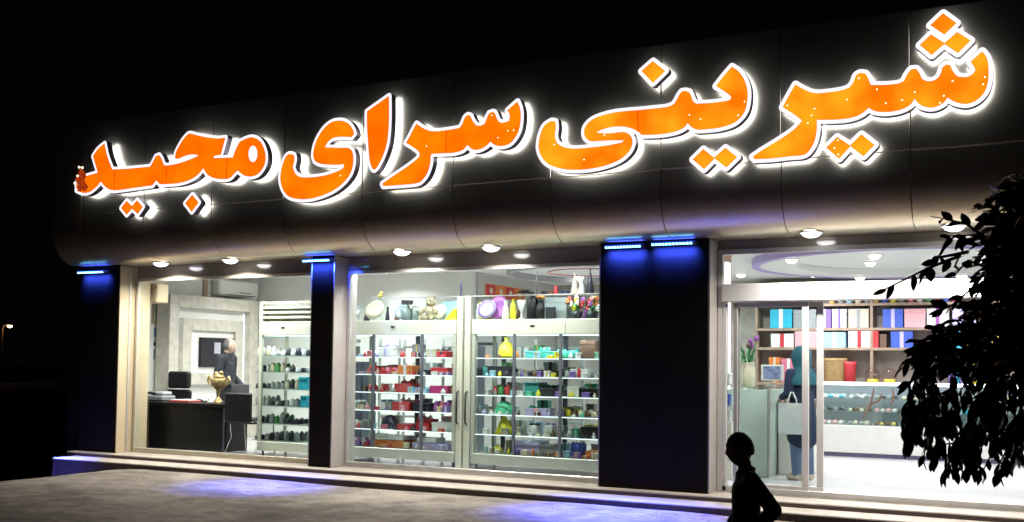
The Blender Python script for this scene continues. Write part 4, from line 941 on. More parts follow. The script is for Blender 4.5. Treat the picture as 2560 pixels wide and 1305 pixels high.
def flowerpot(x, y, z, label, seed, w=.2):
    t = thing('flower_arrangement', label, 'flowers', (x, y, z+0.001)); rnd = random.Random(seed)
    MB().lathe([(.06, 0), (.075, .02), (.085, .09), (.078, .09), (.06, .03)], n=14).build('pot', CM('dark'), t, local=True)
    for k in range(14):
        a = rnd.uniform(0, 2*pi); r = rnd.uniform(.01, w*.75); h = rnd.uniform(.12, .27); p = (r*cos(a), r*sin(a)*.6, h)
        MB().tube([(0, 0, .07), (p[0]*.5, p[1]*.5, h*.6), p], .003, 5).build('stem', CM('green'), t, local=True)
        b = MB(); c = rnd.choice(['orange', 'white', 'purple', 'rose', 'yellow', 'red'])
        for j in range(5): b.ball((p[0]+.018*cos(j*1.26), p[1]-.01, p[2]+.018*sin(j*1.26)), .016, (1, .6, 1), 6, 5)
        b.build('bloom', CM(c), t, local=True)
    for k in range(12):
        a = rnd.uniform(0, 2*pi); r = w*rnd.uniform(.4, .9); h = rnd.uniform(.06, .24)
        b = MB(); e = Vector((r*cos(a), r*sin(a)*.6, h)); s = Vector((0, 0, .07)); n = Vector((-sin(a), cos(a), 0))*.014
        mid = (s+e)/2+Vector((0, 0, .03)); b.add([s, mid-n, e, mid+n, mid+Vector((0, 0, .003))], [(0, 1, 4), (1, 2, 4), (2, 3, 4), (3, 0, 4)]); b.build('leaf', CM('green'), t, local=True)
flowerpot(px_x(1440, yt), yt-.02, ZT, 'mixed flower arrangement with orange blooms beside the grey carton', 3, .16)
flowerpot(px_x(1478, yt), yt, ZT, 'mixed flower arrangement against the wide pillar', 9, .17)
rt = random.Random(33)
for k, px in enumerate([872, 910, 962, 985, 1058, 1090, 1190, 1228, 1250, 1270, 1292, 1318, 1340, 1368, 1404, 1418, 1460, 1490]):
    c = rt.choice(['white', 'beige', 'grey', 'cream', 'dark', 'brown', 'purple']); r = rt.uniform(.025, .045); h = rt.uniform(.12, .24)
    lab = '%s %s ornament among the crowded pieces above the %s pillar case' % (['slim', 'squat', 'tall'][k % 3], c, 'narrow' if px < 1160 else 'wide')
    t = vase(px_x(px, 1.2), 1.24, ZT, [(r*.8, 0), (r, h*.15), (r*rt.uniform(.5, 1.1), h*.5), (r*.45, h*.78), (r*rt.uniform(.5, .9), h)], c, lab, name='ornament', cat='ornament'); t['group'] = 'ornaments on top of the cases'
hs = thing('hanging_shelf', 'long thin shelf board above the flower arrangements', 'shelf', (-5.1, 1.2, 2.49))
MB().box(-5.86, -4.62, 1.12, 1.32, 2.485, 2.50, 0.003).build('board', ALU, hs)
for x in (-5.84, -4.66): MB().tube([(x, 1.3, 2.501), (x, 1.3, CZ-0.001)], .005, 6).build('rod', CHROME, hs)
for px, h, c, lab in [(1433, .26, 'beige', 'beige cone party hat on the thin shelf board'), (1450, .20, 'white', 'white cone party hat between the beige and dark hats'), (1472, .30, 'dark', 'dark spire-shaped party hat on the thin shelf board')]:
    t = thing('party_hat', lab, 'party hat', (px_x(px, 1.2), 1.22, 2.501)); MB().lathe([(.055, 0), (.058, .004), (.03, h*.5), (.004, h)], n=16).build('cone', CM(c), t, local=True); MB().ball((0, 0, h), .012).build('tip', CM(c), t, local=True)
t = thing('candle', 'thick red candle on the thin shelf board', 'candle', (px_x(1385, 1.2), 1.22, 2.501)); MB().lathe([(.025, 0), (.025, .1), (.02, .11)], n=14).build('wax', CM('red'), t, local=True); MB().tube([(0, 0, .11), (.001, 0, .125)], .002, 5).build('wick', BLACK, t, local=True)
for px, c, lab in [(1362, 'dark', 'low dark carton on the end of the thin shelf board'), (1374, 'brown', 'low brown carton beside the red candle'), (1410, 'navy', 'low navy carton right of the red candle')]:
    giftbox(px_x(px, 1.2), 1.22, 2.50, .09, .12, .04, c, lab)
# posters on the grey return wall
po = thing('food_poster', 'row of four red food prints on the grey partition', 'poster', (-8.31, 5.2, 2.7))
MB().box(-8.319, -8.312, 4.45, 5.93, 2.74, 2.96).build('backing', CM('orange'), po)
for k in range(4):
    y0 = 4.48+k*.36
    MB().box(-8.3118, -8.3085, y0, y0+.32, 2.755, 2.945).build('print', CM('red' if k % 2 == 0 else 'orange'), po)
    MB().lathe([(1e-4, 0), (.055, 0), (.055, .003), (1e-4, .003)], (-8.3085, y0+.17, 2.85), 16, axis='x').build('print_motif', CM('cream'), po)

# ================================================================== SHOP ROOM (behind the entrance)
su = thing('wall_shelf', 'brown wooden wall shelving full of gift boxes behind the counter', 'shelving', (-1.8, 7.1, 1.3))
YS0, YS1 = 6.92, 7.265
for z in (1.36, 1.95, 2.275, 2.68, 2.99): MB().box(-4.4, 1.2, YS0, YS1, z-.045, z, 0.004).build('board', WOOD, su)
for x in (-4.40, -2.52, -0.62, 1.16): MB().box(x, x+.045, YS0+.005, YS1, 1.361, 3.05, 0.003).build('upright', WOOD, su)
ys_ = 7.05
def sx(px): return onY(px, 800, 6.92).x
def shelfbox(pa, pb, z, h, c, label, c2=None, d=.2, **k):
    xa, xb = sx(pa), sx(pb); giftbox((xa+xb)/2, ys_-.02, z, (xb-xa)*.97, d, h, c, label, c2, bow=False, **k)
for a, b, z, h, c, c2, lab in [
 (1924, 1980, 2.275, .32, 'cyan', 'white', 'turquoise carton with white band on the upper shelf'),
 (1982, 2040, 2.275, .31, 'grey', 'dark', 'dark grey carton on the upper shelf'),
 (2042, 2078, 2.275, .31, 'violet', 'white', 'violet and white carton on the upper shelf'),
 (2080, 2116, 2.275, .31, 'white', 'violet', 'white carton with violet band on the upper shelf'),
 (2120, 2172, 2.275, .31, 'beige', 'grey', 'silver grey printed carton on the upper shelf'),
 (2206, 2258, 2.275, .30, 'blue', 'lilac', 'royal blue carton with lilac band on the upper shelf'),
 (2260, 2314, 2.275, .30, 'rose', None, 'plain pink carton on the upper shelf'),
 (2316, 2372, 2.275, .30, 'white', 'purple', 'white carton with purple floral band on the upper shelf'),
 (2380, 2440, 2.275, .30, 'lilac', None, 'plain lilac carton on the upper shelf'),
 (2450, 2510, 2.275, .30, 'orange', 'yellow', 'orange carton with yellow band on the upper shelf'),
 (1926, 1984, 1.95, .23, 'white', 'red', 'white carton with small red ribbon on the middle shelf'),
 (1986, 2046, 1.95, .27, 'rose', 'white', 'pink and white floral carton on the middle shelf'),
 (2058, 2114, 1.95, .25, 'skyblue', 'white', 'pale blue carton on the middle shelf'),
 (2120, 2176, 1.95, .27, 'white', 'red', 'white carton with red floral band on the middle shelf'),
 (2178, 2196, 1.95, .27, 'red', None, 'narrow red carton on the middle shelf'),
 (2199, 2216, 1.95, .22, 'brown', None, 'narrow brown carton on the middle shelf'),
 (2226, 2282, 1.95, .26, 'blue', 'lilac', 'royal blue carton on the middle shelf'),
 (2330, 2380, 1.95, .26, 'purple', 'yellow', 'purple carton with yellow band on the middle shelf'),
 (2390, 2440, 1.95, .26, 'cyan', 'yellow', 'turquoise and yellow carton on the middle shelf'),
 (2450, 2500, 1.95, .26, 'yellow', 'blue', 'yellow carton with blue band on the middle shelf'),
 (1922, 1950, 1.36, .42, 'orange', 'cream', 'tall orange pack on the lower shelf'),
 (1952, 1990, 1.36, .40, 'pink', 'white', 'tall pink pack on the lower shelf'),
 (1992, 2020, 1.36, .36, 'red', None, 'tall red pack on the lower shelf'),
 (2370, 2420, 1.36, .42, 'violet', 'cyan', 'tall violet pack on the lower shelf'),
 (2425, 2470, 1.36, .42, 'yellow', 'red', 'tall yellow pack on the lower shelf')]:
    shelfbox(a, b, z, h, c, lab, c2)
for i, px in enumerate(range(2078, 2400, 22)):
    c = ['gold', 'grey', 'skyblue', 'cream', 'grey', 'gold', 'blue', 'yellow', 'grey', 'pink', 'white', 'green', 'red', 'blue', 'magenta'][i % 15]
    t = jar(sx(px), ys_-.05, 2.68, .05, .16, 'small %s tin with %s lid in the row on the highest shelf' % (c, ['white', 'gold', 'red'][i % 3]), glassc=CM(c), lid=['white', 'gold', 'red'][i % 3])
    t['group'] = 'tins on the highest shelf'
# wicker basket, red tub, clear domes
bk = thing('wicker_basket', 'tan wicker basket on the lower shelf beside the red tub', 'basket', (sx(2085), ys_, 1.361))
prw = [(.16, 0)]
for k in range(14): prw += [(.165+.03*k/14+.006*(k % 2), .02+k*.027)]
prw += [(.205, .40), (.19, .40), (.15, .02)]
MB().lathe(prw, n=22).build('weave', mat('wicker', (0.42, 0.27, 0.11), 0.6, var=0.35, vscale=40, bump=0.5, bscale=60), bk, local=True)
MB().tube([(.195*cos(a), .195*sin(a), .405) for a in [2*pi*k/20 for k in range(21)]], .012, 6).build('rim', MATS['wicker'], bk, local=True)
vase(sx(2122), ys_-.04, 1.36, [(.07, 0), (.09, .05), (.105, .30), (.11, .36), (.10, .36), (.07, .03)], 'red', 'shiny red tub on the lower shelf', name='tub', cat='tub')
for px in (2180, 2222):
    t = thing('cake_dome', 'clear dome over a yellow cake on the lower shelf', 'cake dome', (sx(px), ys_-.04, 1.361), group='clear cake domes on the lower shelf')
    MB().lathe([(.13, 0), (.13, .01), (1e-4, .01)], n=20).build('dish', CM('white'), t, local=True)
    MB().lathe([(.09, .011), (.09, .08), (1e-4, .085)], n=18).build('cake', CM('yellow'), t, local=True)
    MB().lathe([(.125, .012), (.125, .14), (.11, .2), (.07, .25), (1e-4, .265)], n=22).build('cover', glass_mat('dome_glass', (0.93, 0.85, 0.88), 1.6), t, local=True)
rb = thing('ribbon', 'red ribbon hanging from the lower shelf edge', 'ribbon', (sx(2205), 6.9, 1.3))
MB().box(sx(2202), sx(2210), 6.903, 6.908, 1.10, 1.40).build('strip', CM('red'), rb)

# pastry counter
ct = thing('pastry_counter', 'long white counter with lit glass pastry display', 'counter', (-1.3, 6.1, ZP))
XC0, XC1, YK0, YK1 = -3.55, 1.4, 5.75, 6.45
MB().box(XC0, XC1, YK0+.03, YK1, ZP+.001, .32).build('plinth', mat('plinth', (0.10, 0.08, 0.16), 0.5), ct)
MB().box(XC0, XC1, YK0, YK1, .321, .74, .008).build('base', mat('counter_white', (.62, .61, .58), .4, var=.04), ct)
MB().box(XC0, XC1, YK0+.05, YK0+.056, .741, 1.36).build('front_glass', CGLASS, ct)
MB().box(XC0, XC1, YK1-.02, YK1, .741, 1.36).build('back_panel', mat('counter_back', (0.40, 0.42, 0.48), 0.4), ct)
MB().box(XC0, XC1, YK0+.02, YK1, 1.361, 1.385, .003).build('top', CGLASS, ct)
MB().box(XC0, XC1, YK0-.01, YK0+.019, 1.355, 1.40).build('light_strip', emis('counter_strip', (0.9, 0.95, 1.0), 5), ct)
for z in (0.94, 1.14): MB().box(XC0+.02, XC1-.02, YK0+.12, YK1-.03, z-.01, z).build('glass_shelf', CGLASS, ct)
k = 0
for z, yy, n in ((0.742, 6.0, 12), (0.942, 6.1, 12), (1.142, 6.15, 12)):
    for i in range(n):
        c, c2 = [('brown', 'cream'), ('grey', 'white'), ('gold', 'brown'), ('white', 'rose'), ('dark', 'grey'), ('cyan', 'white'), ('beige', 'grey')][(i*3+k) % 7]
        heap(XC0+.22+i*.39, yy, z, .34, .3, .055, c, '%s and %s pastries on the %s of the pastry counter' % (c, c2, {0: 'floor', 1: 'lower glass shelf', 2: 'upper glass shelf'}[k]), c2=c2, group='pastry trays in the lit counter', seed=i)
    k += 1
for i, (pa, pb) in enumerate([((2185, 970), (2158, 1045)), ((2205, 985), (2180, 1010)), ((2232, 970), (2226, 1015)), ((2270, 1010), (2248, 1045))]):
    a, b = onY(*pa, YK0+.03), onY(*pb, YK0+.03)
    t = thing('garland', 'brown-red ribbon garland hung across the counter glass', 'garland', (b.x, b.y, b.z), group='garlands on the counter glass')
    m_ = (a+b)/2+Vector((.03, 0, -.02)); MB().tube([a, m_, b], [.010, .022, .012], 6).build('ribbon', CM('brown'), t)

# reception desk, vase, till, drawers
rd = thing('reception_counter', 'tall pale green glass reception counter with vase of tulips on top', 'counter', (-3.15, 2.5, ZP))
GRN = mat('green_glass', (0.52, 0.62, 0.56), 0.15)
MB().box(-3.52, -3.02, 2.0, 3.0, ZP+.001, 1.33, .006).build('body', GRN, rd)
MB().box(-3.54, -3.0, 1.98, 3.02, 1.331, 1.365, .004).build('top', CGLASS, rd)
MB().box(-3.015, -2.99, 1.99, 2.02, ZP+.001, 1.33).build('edge_post', ALU, rd)
dw = thing('cash_desk', 'white cash desk with brown drawer beside the reception counter', 'desk', (-2.85, 2.75, ZP))
MB().box(-3.0, -2.62, 2.5, 3.1, ZP+.001, 1.08, .006).build('body', CREAMW, dw)
MB().box(-3.0, -2.60, 2.48, 3.12, 1.081, 1.20, .006).build('drawer', CM('brown'), dw)
MB().box(-2.82, -2.78, 2.475, 2.48, 1.13, 1.15).build('handle', CHROME, dw)
till = thing('till_screen', 'pale till screen turned on the reception counter', 'till', (-3.08, 2.35, 1.366))
MB().box(-3.14, -3.04, 2.4, 2.5, 1.366, 1.385, .004).build('foot', ALU, till)
MB().tube([(-3.09, 2.45, 1.386), (-3.09, 2.45, 1.48)], .015).build('neck', ALU, till)
MB().box(-3.20, -2.92, 2.40, 2.43, 1.44, 1.64, .006).build('screen', WHITE, till)
MB().box(-3.17, -2.95, 2.396, 2.399, 1.46, 1.62).build('picture', mat('till_pic', (0.25, 0.28, 0.48), 0.4, var=0.5, vscale=30), till)
cp = thing('paper_cup', 'white paper cup on the cash desk drawer', 'cup', (-2.72, 2.6, 1.201))
MB().lathe([(.03, 0), (.04, .1), (.036, .1), (.028, .01)], n=14).build('cup', WHITE, cp, local=True)
va = thing('flower_vase', 'tall pale vase of leafy dark tulips on the reception counter', 'vase', (-3.30, 2.15, 1.366))
MB().lathe([(.07, 0), (.085, .02), (.09, .2), (.07, .28), (.075, .3), (.06, .3), (.06, .05)], n=18).build('vase', CM('cream', .2), va, local=True)
rv = random.Random(4)
for kx in range(9):
    a = rv.uniform(0, 6.28); r = rv.uniform(.04, .16); h = rv.uniform(.42, .6); e = (r*cos(a), r*sin(a), h)
    MB().tube([(0, 0, .15), (e[0]*.4, e[1]*.4, .38), e], .005, 6).build('stem', CM('green'), va, local=True)
    MB().lathe([(1e-4, 0), (.025, .01), (.032, .035), (.02, .065), (.006, .075)], e, 8).build('tulip', CM('purple' if kx % 3 else 'brown'), va, local=True)
for kx in range(22):
    a = rv.uniform(0, 6.28); r = rv.uniform(.1, .22); h = rv.uniform(.3, .52); s = Vector((.03*cos(a), .03*sin(a), .28)); e = Vector((r*cos(a), r*sin(a), h)); n = Vector((-sin(a), cos(a), 0))*.022
    md = (s+e)/2+Vector((0, 0, .05)); MB().add([s, md-n, e, md+n, md+Vector((0, 0, -.006))], [(0, 1, 4), (1, 2, 4), (2, 3, 4), (3, 0, 4)]).build('leaf', CM('green'), va, local=True)
cl = thing('interior_column', 'brown clad column with white edge beside the fixed leaf', 'column', (-3.75, 2.2, ZP))
MB().box(-3.92, -3.58, 2.05, 2.4, ZP+.001, CZ-.001, .01).build('cladding', mat('column_brown', (0.45, 0.27, 0.17), 0.5, var=.1), cl)
MB().box(-3.579, -3.535, 2.04, 2.2, ZP+.001, CZ-.2).build('white_edge', emis('edge_lit', (.95, .95, 1), 1.1), cl)
rk = thing('snack_rack', 'low rack of colourful snack packs behind the fixed leaf', 'rack', (-3.5, 1.55, ZP))
MB().box(-3.66, -3.33, 1.5, 1.75, ZP+.001, .95, .006).build('cabinet', CREAMW, rk)
for z in (1.15, 1.4): MB().box(-3.66, -3.33, 1.5, 1.75, z-.012, z).build('rack_shelf', ALU, rk)
for x in (-3.66, -3.345):
    MB().box(x, x+.015, 1.735, 1.75, .951, 1.45).build('rack_post', ALU, rk)
for i, (x, z, c) in enumerate([(-3.56, .951, 'blue'), (-3.42, .951, 'white'), (-3.57, 1.151, 'skyblue'), (-3.43, 1.151, 'blue'), (-3.56, 1.401, 'red'), (-3.42, 1.401, 'white')]):
    giftbox(x, 1.6, z, .11, .1, .13, c, ['royal blue snack pack low in the rack', 'white snack pack low in the rack', 'pale blue snack pack in the middle of the rack', 'royal blue snack pack in the middle of the rack', 'red snack pack on top of the rack', 'white snack pack on top of the rack'][i], 'white' if c != 'white' else 'red', bow=False)

# ================================================================== PEOPLE
def rad2(r): return (r, r) if not hasattr(r, '__len__') else (r[1], r[0])
def skin_mesh(pts, edges, root):
    """limbs as tapered round-ended segments; the object's voxel remesh fuses them into one continuous skin"""
    mb = MB(); n = 14
    for a, b in edges:
        A, rA = pts[a]; B, rB = pts[b]; A, B = Vector(A), Vector(B); ell = hasattr(rA, '__len__') and hasattr(rB, '__len__')
        if not ell:
            rA = rA if not hasattr(rA, '__len__') else min(rA)*.8; rB = rB if not hasattr(rB, '__len__') else min(rB)*.8
        rA, rB = rad2(rA), rad2(rB); ax = (B-A); L = ax.length
        if L < 1e-5: continue
        ax /= L
        if ell: u, v = Vector((1, 0, 0)), Vector((0, 1, 0))
        else:
            u = ax.cross(Vector((0, 0, 1)));  u = Vector((1, 0, 0)) if u.length < 1e-3 else u.normalized(); v = ax.cross(u)
        if ell and ax.z < 0: v = -v
        rings = []
        for k in range(5): th = pi/2*(1-k/5.0); rings.append((A-ax*sin(th)*min(rA), cos(th)+1e-3, rA))
        rings.append((A, 1, rA)); rings.append(((A+B)/2, 1, ((rA[0]+rB[0])/2, (rA[1]+rB[1])/2))); rings.append((B, 1, rB))
        for k in range(1, 6): th = pi/2*k/5.0; rings.append((B+ax*sin(th)*min(rB), cos(th)+1e-3, rB))
        vs = [c+(u*(r[0]*k*cos(2*pi*q/n))+v*(r[1]*k*sin(2*pi*q/n))) for c, k, r in rings for q in range(n)]
        m = len(rings)
        fs = [(i*n+q, i*n+(q+1) % n, (i+1)*n+(q+1) % n, (i+1)*n+q) for i in range(m-1) for q in range(n)] + [tuple(range(n))[::-1], tuple(range((m-1)*n, m*n))]
        mb.add(vs, fs, True)
    return mb
def head_mb(c, H, yaw=0.0, tilt=0.0, ears=True):
    """head of height H centred at c, looking along +x (forward), z up"""
    bm = bmesh.new(); bmesh.ops.create_icosphere(bm, subdivisions=4, radius=1.0)
    for v in bm.verts:
        x, y, z = v.co; X, Y, Z = x*0.43, y*0.335, z*0.5
        if z < 0: k = 1-0.34*(-z)**1.5; Y *= k; X = X*(1-0.10*(-z)) + 0.05*(-z)
        if x > 0: X *= 0.93
        g_ = lambda y0, z0, sy, sz: math.exp(-((y-y0)/sy)**2-((z-z0)/sz)**2)
        if x > 0:
            X += 0.085*g_(0, -0.20, .16, .16) + 0.045*g_(0, 0.0, .13, .22) - 0.035*(g_(.4, .02, .2, .13)+g_(-.4, .02, .2, .13)) + 0.02*g_(0, .2, .5, .1)
            X += 0.03*g_(0, -.50, .25, .07) + 0.025*g_(0, -.62, .22, .07) + .04*g_(0, -.88, .3, .15)
        v.co = Vector((X, Y, Z))*H
    bm.verts.index_update(); mb = MB(); mb.add([v.co[:] for v in bm.verts], [[q.index for q in f.verts] for f in bm.faces], True); bm.free()
    if ears:
        for s in (-1, 1): mb.ball((-.02*H, s*.34*H, -.04*H), .085*H, (.7, .35, 1.15), 8, 6)
    return mb.xf(Matrix.Translation(c) @ Matrix.Rotation(yaw, 4, 'Z') @ Matrix.Rotation(tilt, 4, 'Y'))
def hair_mb(c, H, yaw=0, tilt=0, keep=lambda x, y, z: True, th=1.07):
    bm = bmesh.new(); bmesh.ops.create_icosphere(bm, subdivisions=4, radius=1.0); dead = []
    for v in bm.verts:
        x, y, z = v.co
        if not keep(x, y, z): dead.append(v)
        n = 1+.03*noise.noise(v.co*6); v.co = Vector((x*.43*th*n*(.95 if x > 0 else 1), y*.335*th*n*(1-0.25*max(0, -z)), z*.5*th*n))*H
    bmesh.ops.delete(bm, geom=dead, context='VERTS'); bmesh.ops.solidify(bm, geom=bm.faces[:], thickness=0.01)
    bm.verts.index_update(); mb = MB(); mb.add([v.co[:] for v in bm.verts], [[q.index for q in f.verts] for f in bm.faces], True); bm.free()
    return mb.xf(Matrix.Translation(c) @ Matrix.Rotation(yaw, 4, 'Z') @ Matrix.Rotation(tilt, 4, 'Y'))
def hand(pts, edges, wrist, d, palm_n, size, curl, pre):
    """five separate fingers from a wrist; d = pointing direction, palm_n = palm normal (fingers curl towards it)"""
    d = Vector(d).normalized(); n = Vector(palm_n); n = (n-d*n.dot(d)).normalized(); s = d.cross(n); w = Vector(pts[wrist][0])
    palm = w+d*size*.28; pts[pre+'palm'] = (palm, size*.15); edges.append((wrist, pre+'palm'))
    pk = w+d*size*.5; pts[pre+'kn'] = (pk, size*.13); edges.append((pre+'palm', pre+'kn'))
    for i, (o_, L) in enumerate(((-.15, .42), (-.05, .48), (.05, .45), (.15, .36))):
        b = pk+s*o_*size*1.15; a = b+(d*cos(curl)+n*sin(curl))*L*size*.5; e = a+(d*cos(curl*2)+n*sin(curl*2))*L*size*.5
        for j, q in enumerate((a, e)): pts['%sf%d%d' % (pre, i, j)] = (q, size*(.048-.008*j))
        edges.append((pre+'kn', '%sf%d0' % (pre, i))); edges.append(('%sf%d0' % (pre, i), '%sf%d1' % (pre, i)))
    t1 = palm-s*size*.24+d*size*.10; t2 = t1+(d+n*.4).normalized()*size*.22
    pts[pre+'t1'] = (t1, size*.055); pts[pre+'t2'] = (t2, size*.042); edges += [(pre+'palm', pre+'t1'), (pre+'t1', pre+'t2')]
def body_object(parent, mbs, m, vox=0.009, name='body', its=5):
    mb = MB()
    for q in mbs: mb.add(q.v, q.f, True)
    o = mb.build(name, m, parent, local=True)
    r = o.modifiers.new('remesh', 'REMESH'); r.mode = 'VOXEL'; r.voxel_size = vox; r.use_smooth_shade = True
    s = o.modifiers.new('smooth', 'SMOOTH'); s.factor = .5; s.iterations = its
    return o
V = lambda *a: Vector(a)
def person(loc, face_dir, label, J, headc, H, mats, head_yaw=0, tilt=0, hands=(), coat_pts=None, legs_pts=None, hair=None, shoes=True, curl=.5, group=None):
    rz = math.atan2(face_dir[1], face_dir[0]); t = thing('person', label, 'person', loc, rz, group)
    pts = {k: (V(*c), r) for k, (c, r) in J.items()}
    E = [e for e in [('pelvis', 'waist'), ('waist', 'chest'), ('chest', 'neckb'), ('neckb', 'neck')]]
    for s in 'LR':
        E += [('chest', 'sh'+s), ('sh'+s, 'el'+s), ('el'+s, 'wr'+s), ('pelvis', 'hip'+s), ('hip'+s, 'kn'+s), ('kn'+s, 'an'+s), ('an'+s, 'toe'+s)]
    bp = dict(pts); be = list(E)
    for s, hd, hn, sz in hands: hand(bp, be, 'wr'+s, hd, hn, sz, curl, s)
    body_object(t, [skin_mesh(bp, be, 'pelvis'), head_mb(headc, H, head_yaw, tilt)], mats['skin'], .008)
    # top garment
    def grown(names, edges, root, g_, extra=None):
        P = {n: (pts[n][0], tuple(a+g_ for a in pts[n][1]) if hasattr(pts[n][1], '__len__') else pts[n][1]+g_) for n in names}
        if extra: P.update({k: (V(*c), r) for k, (c, r) in extra.items()})
        return skin_mesh(P, edges, root)
    tn = ['pelvis', 'waist', 'chest', 'neckb', 'shL', 'elL', 'wrL', 'shR', 'elR', 'wrR']; te = [('pelvis', 'waist'), ('waist', 'chest'), ('chest', 'neckb')] + [e for s in 'LR' for e in (('chest', 'sh'+s), ('sh'+s, 'el'+s), ('el'+s, 'wr'+s))]
    ex = dict(coat_pts or {})
    if ex: te = te + [('pelvis', 'hem')]
    body_object(t, [grown(tn, te, 'chest', .014, ex)], mats['top'], .010, mats.get('topname', 'jacket'))
    ln = ['pelvis', 'hipL', 'knL', 'anL', 'hipR', 'knR', 'anR']; le = [('pelvis', 'hip'+s) for s in 'LR'] + [('hip'+s, 'kn'+s) for s in 'LR'] + [('kn'+s, 'an'+s) for s in 'LR']
    body_object(t, [grown(ln, le, 'pelvis', .016)], mats['leg'], .010, 'trousers')
    for s in 'LR':
        a, b = pts['an'+s][0], pts['toe'+s][0]
        k = pts['an'+s][1]; k = k if not hasattr(k, '__len__') else k[0]
        MB().tube([V(a.x-.05, a.y, a.z*.35+.014), V(a.x, a.y, .045), V(b.x-.02, b.y, .035), V(b.x+.03, b.y, .028)], [k*.9, .045, .04, .022], 10).build('shoe', mats['shoe'], t, local=True)
    return t
DK = colm('cloth_dark', (0.014, 0.014, 0.017), 0.85, bump=.8, bscale=11); 
# boy walking past, seen from his left side
bx, by = -1.615, -4.50
left_img = Vector((-RGT.x, -RGT.y, 0)).normalized()
JB = dict(pelvis=((0, 0, .52), (.09, .085)), waist=((0, 0, .62), (.09, .08)), chest=((0.0, 0, .76), (.105, .08)), neckb=((.0, 0, .875), .048), neck=((.012, 0, .93), .045),
 shL=((-.010, .10, .84), .042), elL=((-.15, .13, .655), .037), wrL=((-.04, .15, .55), .025), shR=((-.005, -.105, .84), .040), elR=((-.05, -.14, .66), .033), wrR=((.06, -.14, .54), .025),
 hipL=((0, .055, .48), .066), knL=((.07, .06, .29), .046), anL=((.0, .06, .075), .034), toeL=((.10, .06, .035), .028), hipR=((0, -.055, .48), .066), knR=((.0, -.06, .29), .046), anR=((-.13, -.06, .085), .034), toeR=((-.03, -.06, .035), .028))
bz = gz(bx, by)
boy = person((bx, by, bz), left_img, 'boy in dark shirt walking past the entrance steps', JB, V(.042, 0, 1.025), .21,
    dict(skin=mat('skin_dark', (0.13, 0.08, 0.055), .6, var=.08, vscale=20), top=DK, leg=colm('cloth_navy', (0.018, 0.02, 0.035), .8), shoe=BLACK, topname='shirt'), tilt=R(9),
    hands=[('L', (.6, 0, -.8), (0, -1, 0), .115), ('R', (.5, 0, -.85), (0, 1, 0), .115)])
boy.scale = (.93, .93, .95)
hair_mb(V(.042, 0, 1.025), .21, 0, R(9), lambda x, y, z: z > .25 or (x < .05 and z > -.45) or (x < .35 and z > .05), 1.045).build('hair', colm('hair_black', (.008, .007, .007), .7, bump=.4, bscale=90), boy, local=True)
MB().tube([V(.052*cos(a)+.004, .052*sin(a), .885+.016*cos(a)*-1) for a in [2*pi*k/16 for k in range(17)]], .014, 6).build('collar', DK, boy, local=True)
# man behind the desk
JM = dict(pelvis=((0, 0, .92), (.15, .12)), waist=((0, 0, 1.05), (.155, .12)), chest=((-.01, 0, 1.26), (.165, .115)), neckb=((0, 0, 1.43), .07), neck=((.02, 0, 1.50), .055),
 shL=((0, .19, 1.38), .065), elL=((-.03, .25, 1.10), .05), wrL=((.16, .2, .96), .034), shR=((0, -.19, 1.38), .065), elR=((-.02, -.25, 1.10), .05), wrR=((.18, -.17, .97), .034),
 hipL=((0, .095, .86), .09), knL=((.02, .10, .48), .062), anL=((0, .10, .09), .045), toeL=((.16, .11, .04), .035), hipR=((0, -.095, .86), .09), knR=((.02, -.10, .48), .062), anR=((0, -.10, .09), .045), toeR=((.16, -.11, .04), .035))
fd = (RGT*0.95 - Vector((FWD.x, FWD.y, 0))*.22)
man = person((-11.60, 1.90, ZP+.001), fd, 'grey haired balding man in dark jacket standing behind the desk', JM, V(.05, 0, 1.585), .235,
    dict(skin=mat('skin_pale', (0.55, 0.38, 0.29), .5, var=.06, vscale=20), top=colm('jacket', (.016, .018, .026), .8, bump=.9, bscale=9), leg=DK, shoe=BLACK), tilt=R(5), hands=[('L', (1, -.2, -.3), (0, -.4, -1), .18), ('R', (1, .2, -.3), (0, .4, -1), .18)])
hair_mb(V(.05, 0, 1.585), .235, 0, R(5), lambda x, y, z: x < .25 and -.5 < z and (z < .8 or x < -.1), 1.10).build('hair', colm('hair_grey', (.13, .125, .12), .85, bump=.3, bscale=90), man, local=True)
# woman at the counter
JW = dict(pelvis=((0, 0, .88), (.15, .125)), waist=((0, 0, 1.0), (.135, .11)), chest=((0, 0, 1.18), (.145, .115)), neckb=((0, 0, 1.32), .06), neck=((.015, 0, 1.38), .048),
 shL=((0, .165, 1.27), .055), elL=((-.0, .20, 1.03), .044), wrL=((.16, .17, .99), .028), shR=((0, -.165, 1.27), .055), elR=((.01, -.19, 1.03), .044), wrR=((.18, -.13, 1.03), .028),
 hipL=((0, .085, .82), .085), knL=((.01, .085, .45), .058), anL=((-.01, .085, .085), .04), toeL=((.13, .09, .035), .032), hipR=((0, -.085, .82), .085), knR=((.01, -.085, .45), .058), anR=((-.03, -.085, .085), .04), toeR=((.11, -.09, .035), .032))
NAVY = colm('coat_navy', (.012, .024, .06), .85, bump=.9, bscale=9)
wom_f = Vector((-0.75, 0.66, 0))
wx, wy = -2.60, 1.98
woman = person((wx, wy, ZP+.001), wom_f, 'woman in teal headscarf and navy coat standing at the counter', JW, V(.03, 0, 1.47), .22,
    dict(skin=SKINM, top=NAVY, leg=colm('jeans', (.10, .16, .28), .85), shoe=CM('beige'), topname='coat'), hands=[('L', (.8, -.1, -.5), (0, -1, -.2), .165), ('R', (1, .1, 0), (0, .3, -1), .165)],
    coat_pts=dict(hem=((-.01, 0, .53), (.20, .17))), curl=.9)
mb = MB(); n = 20; vs = []
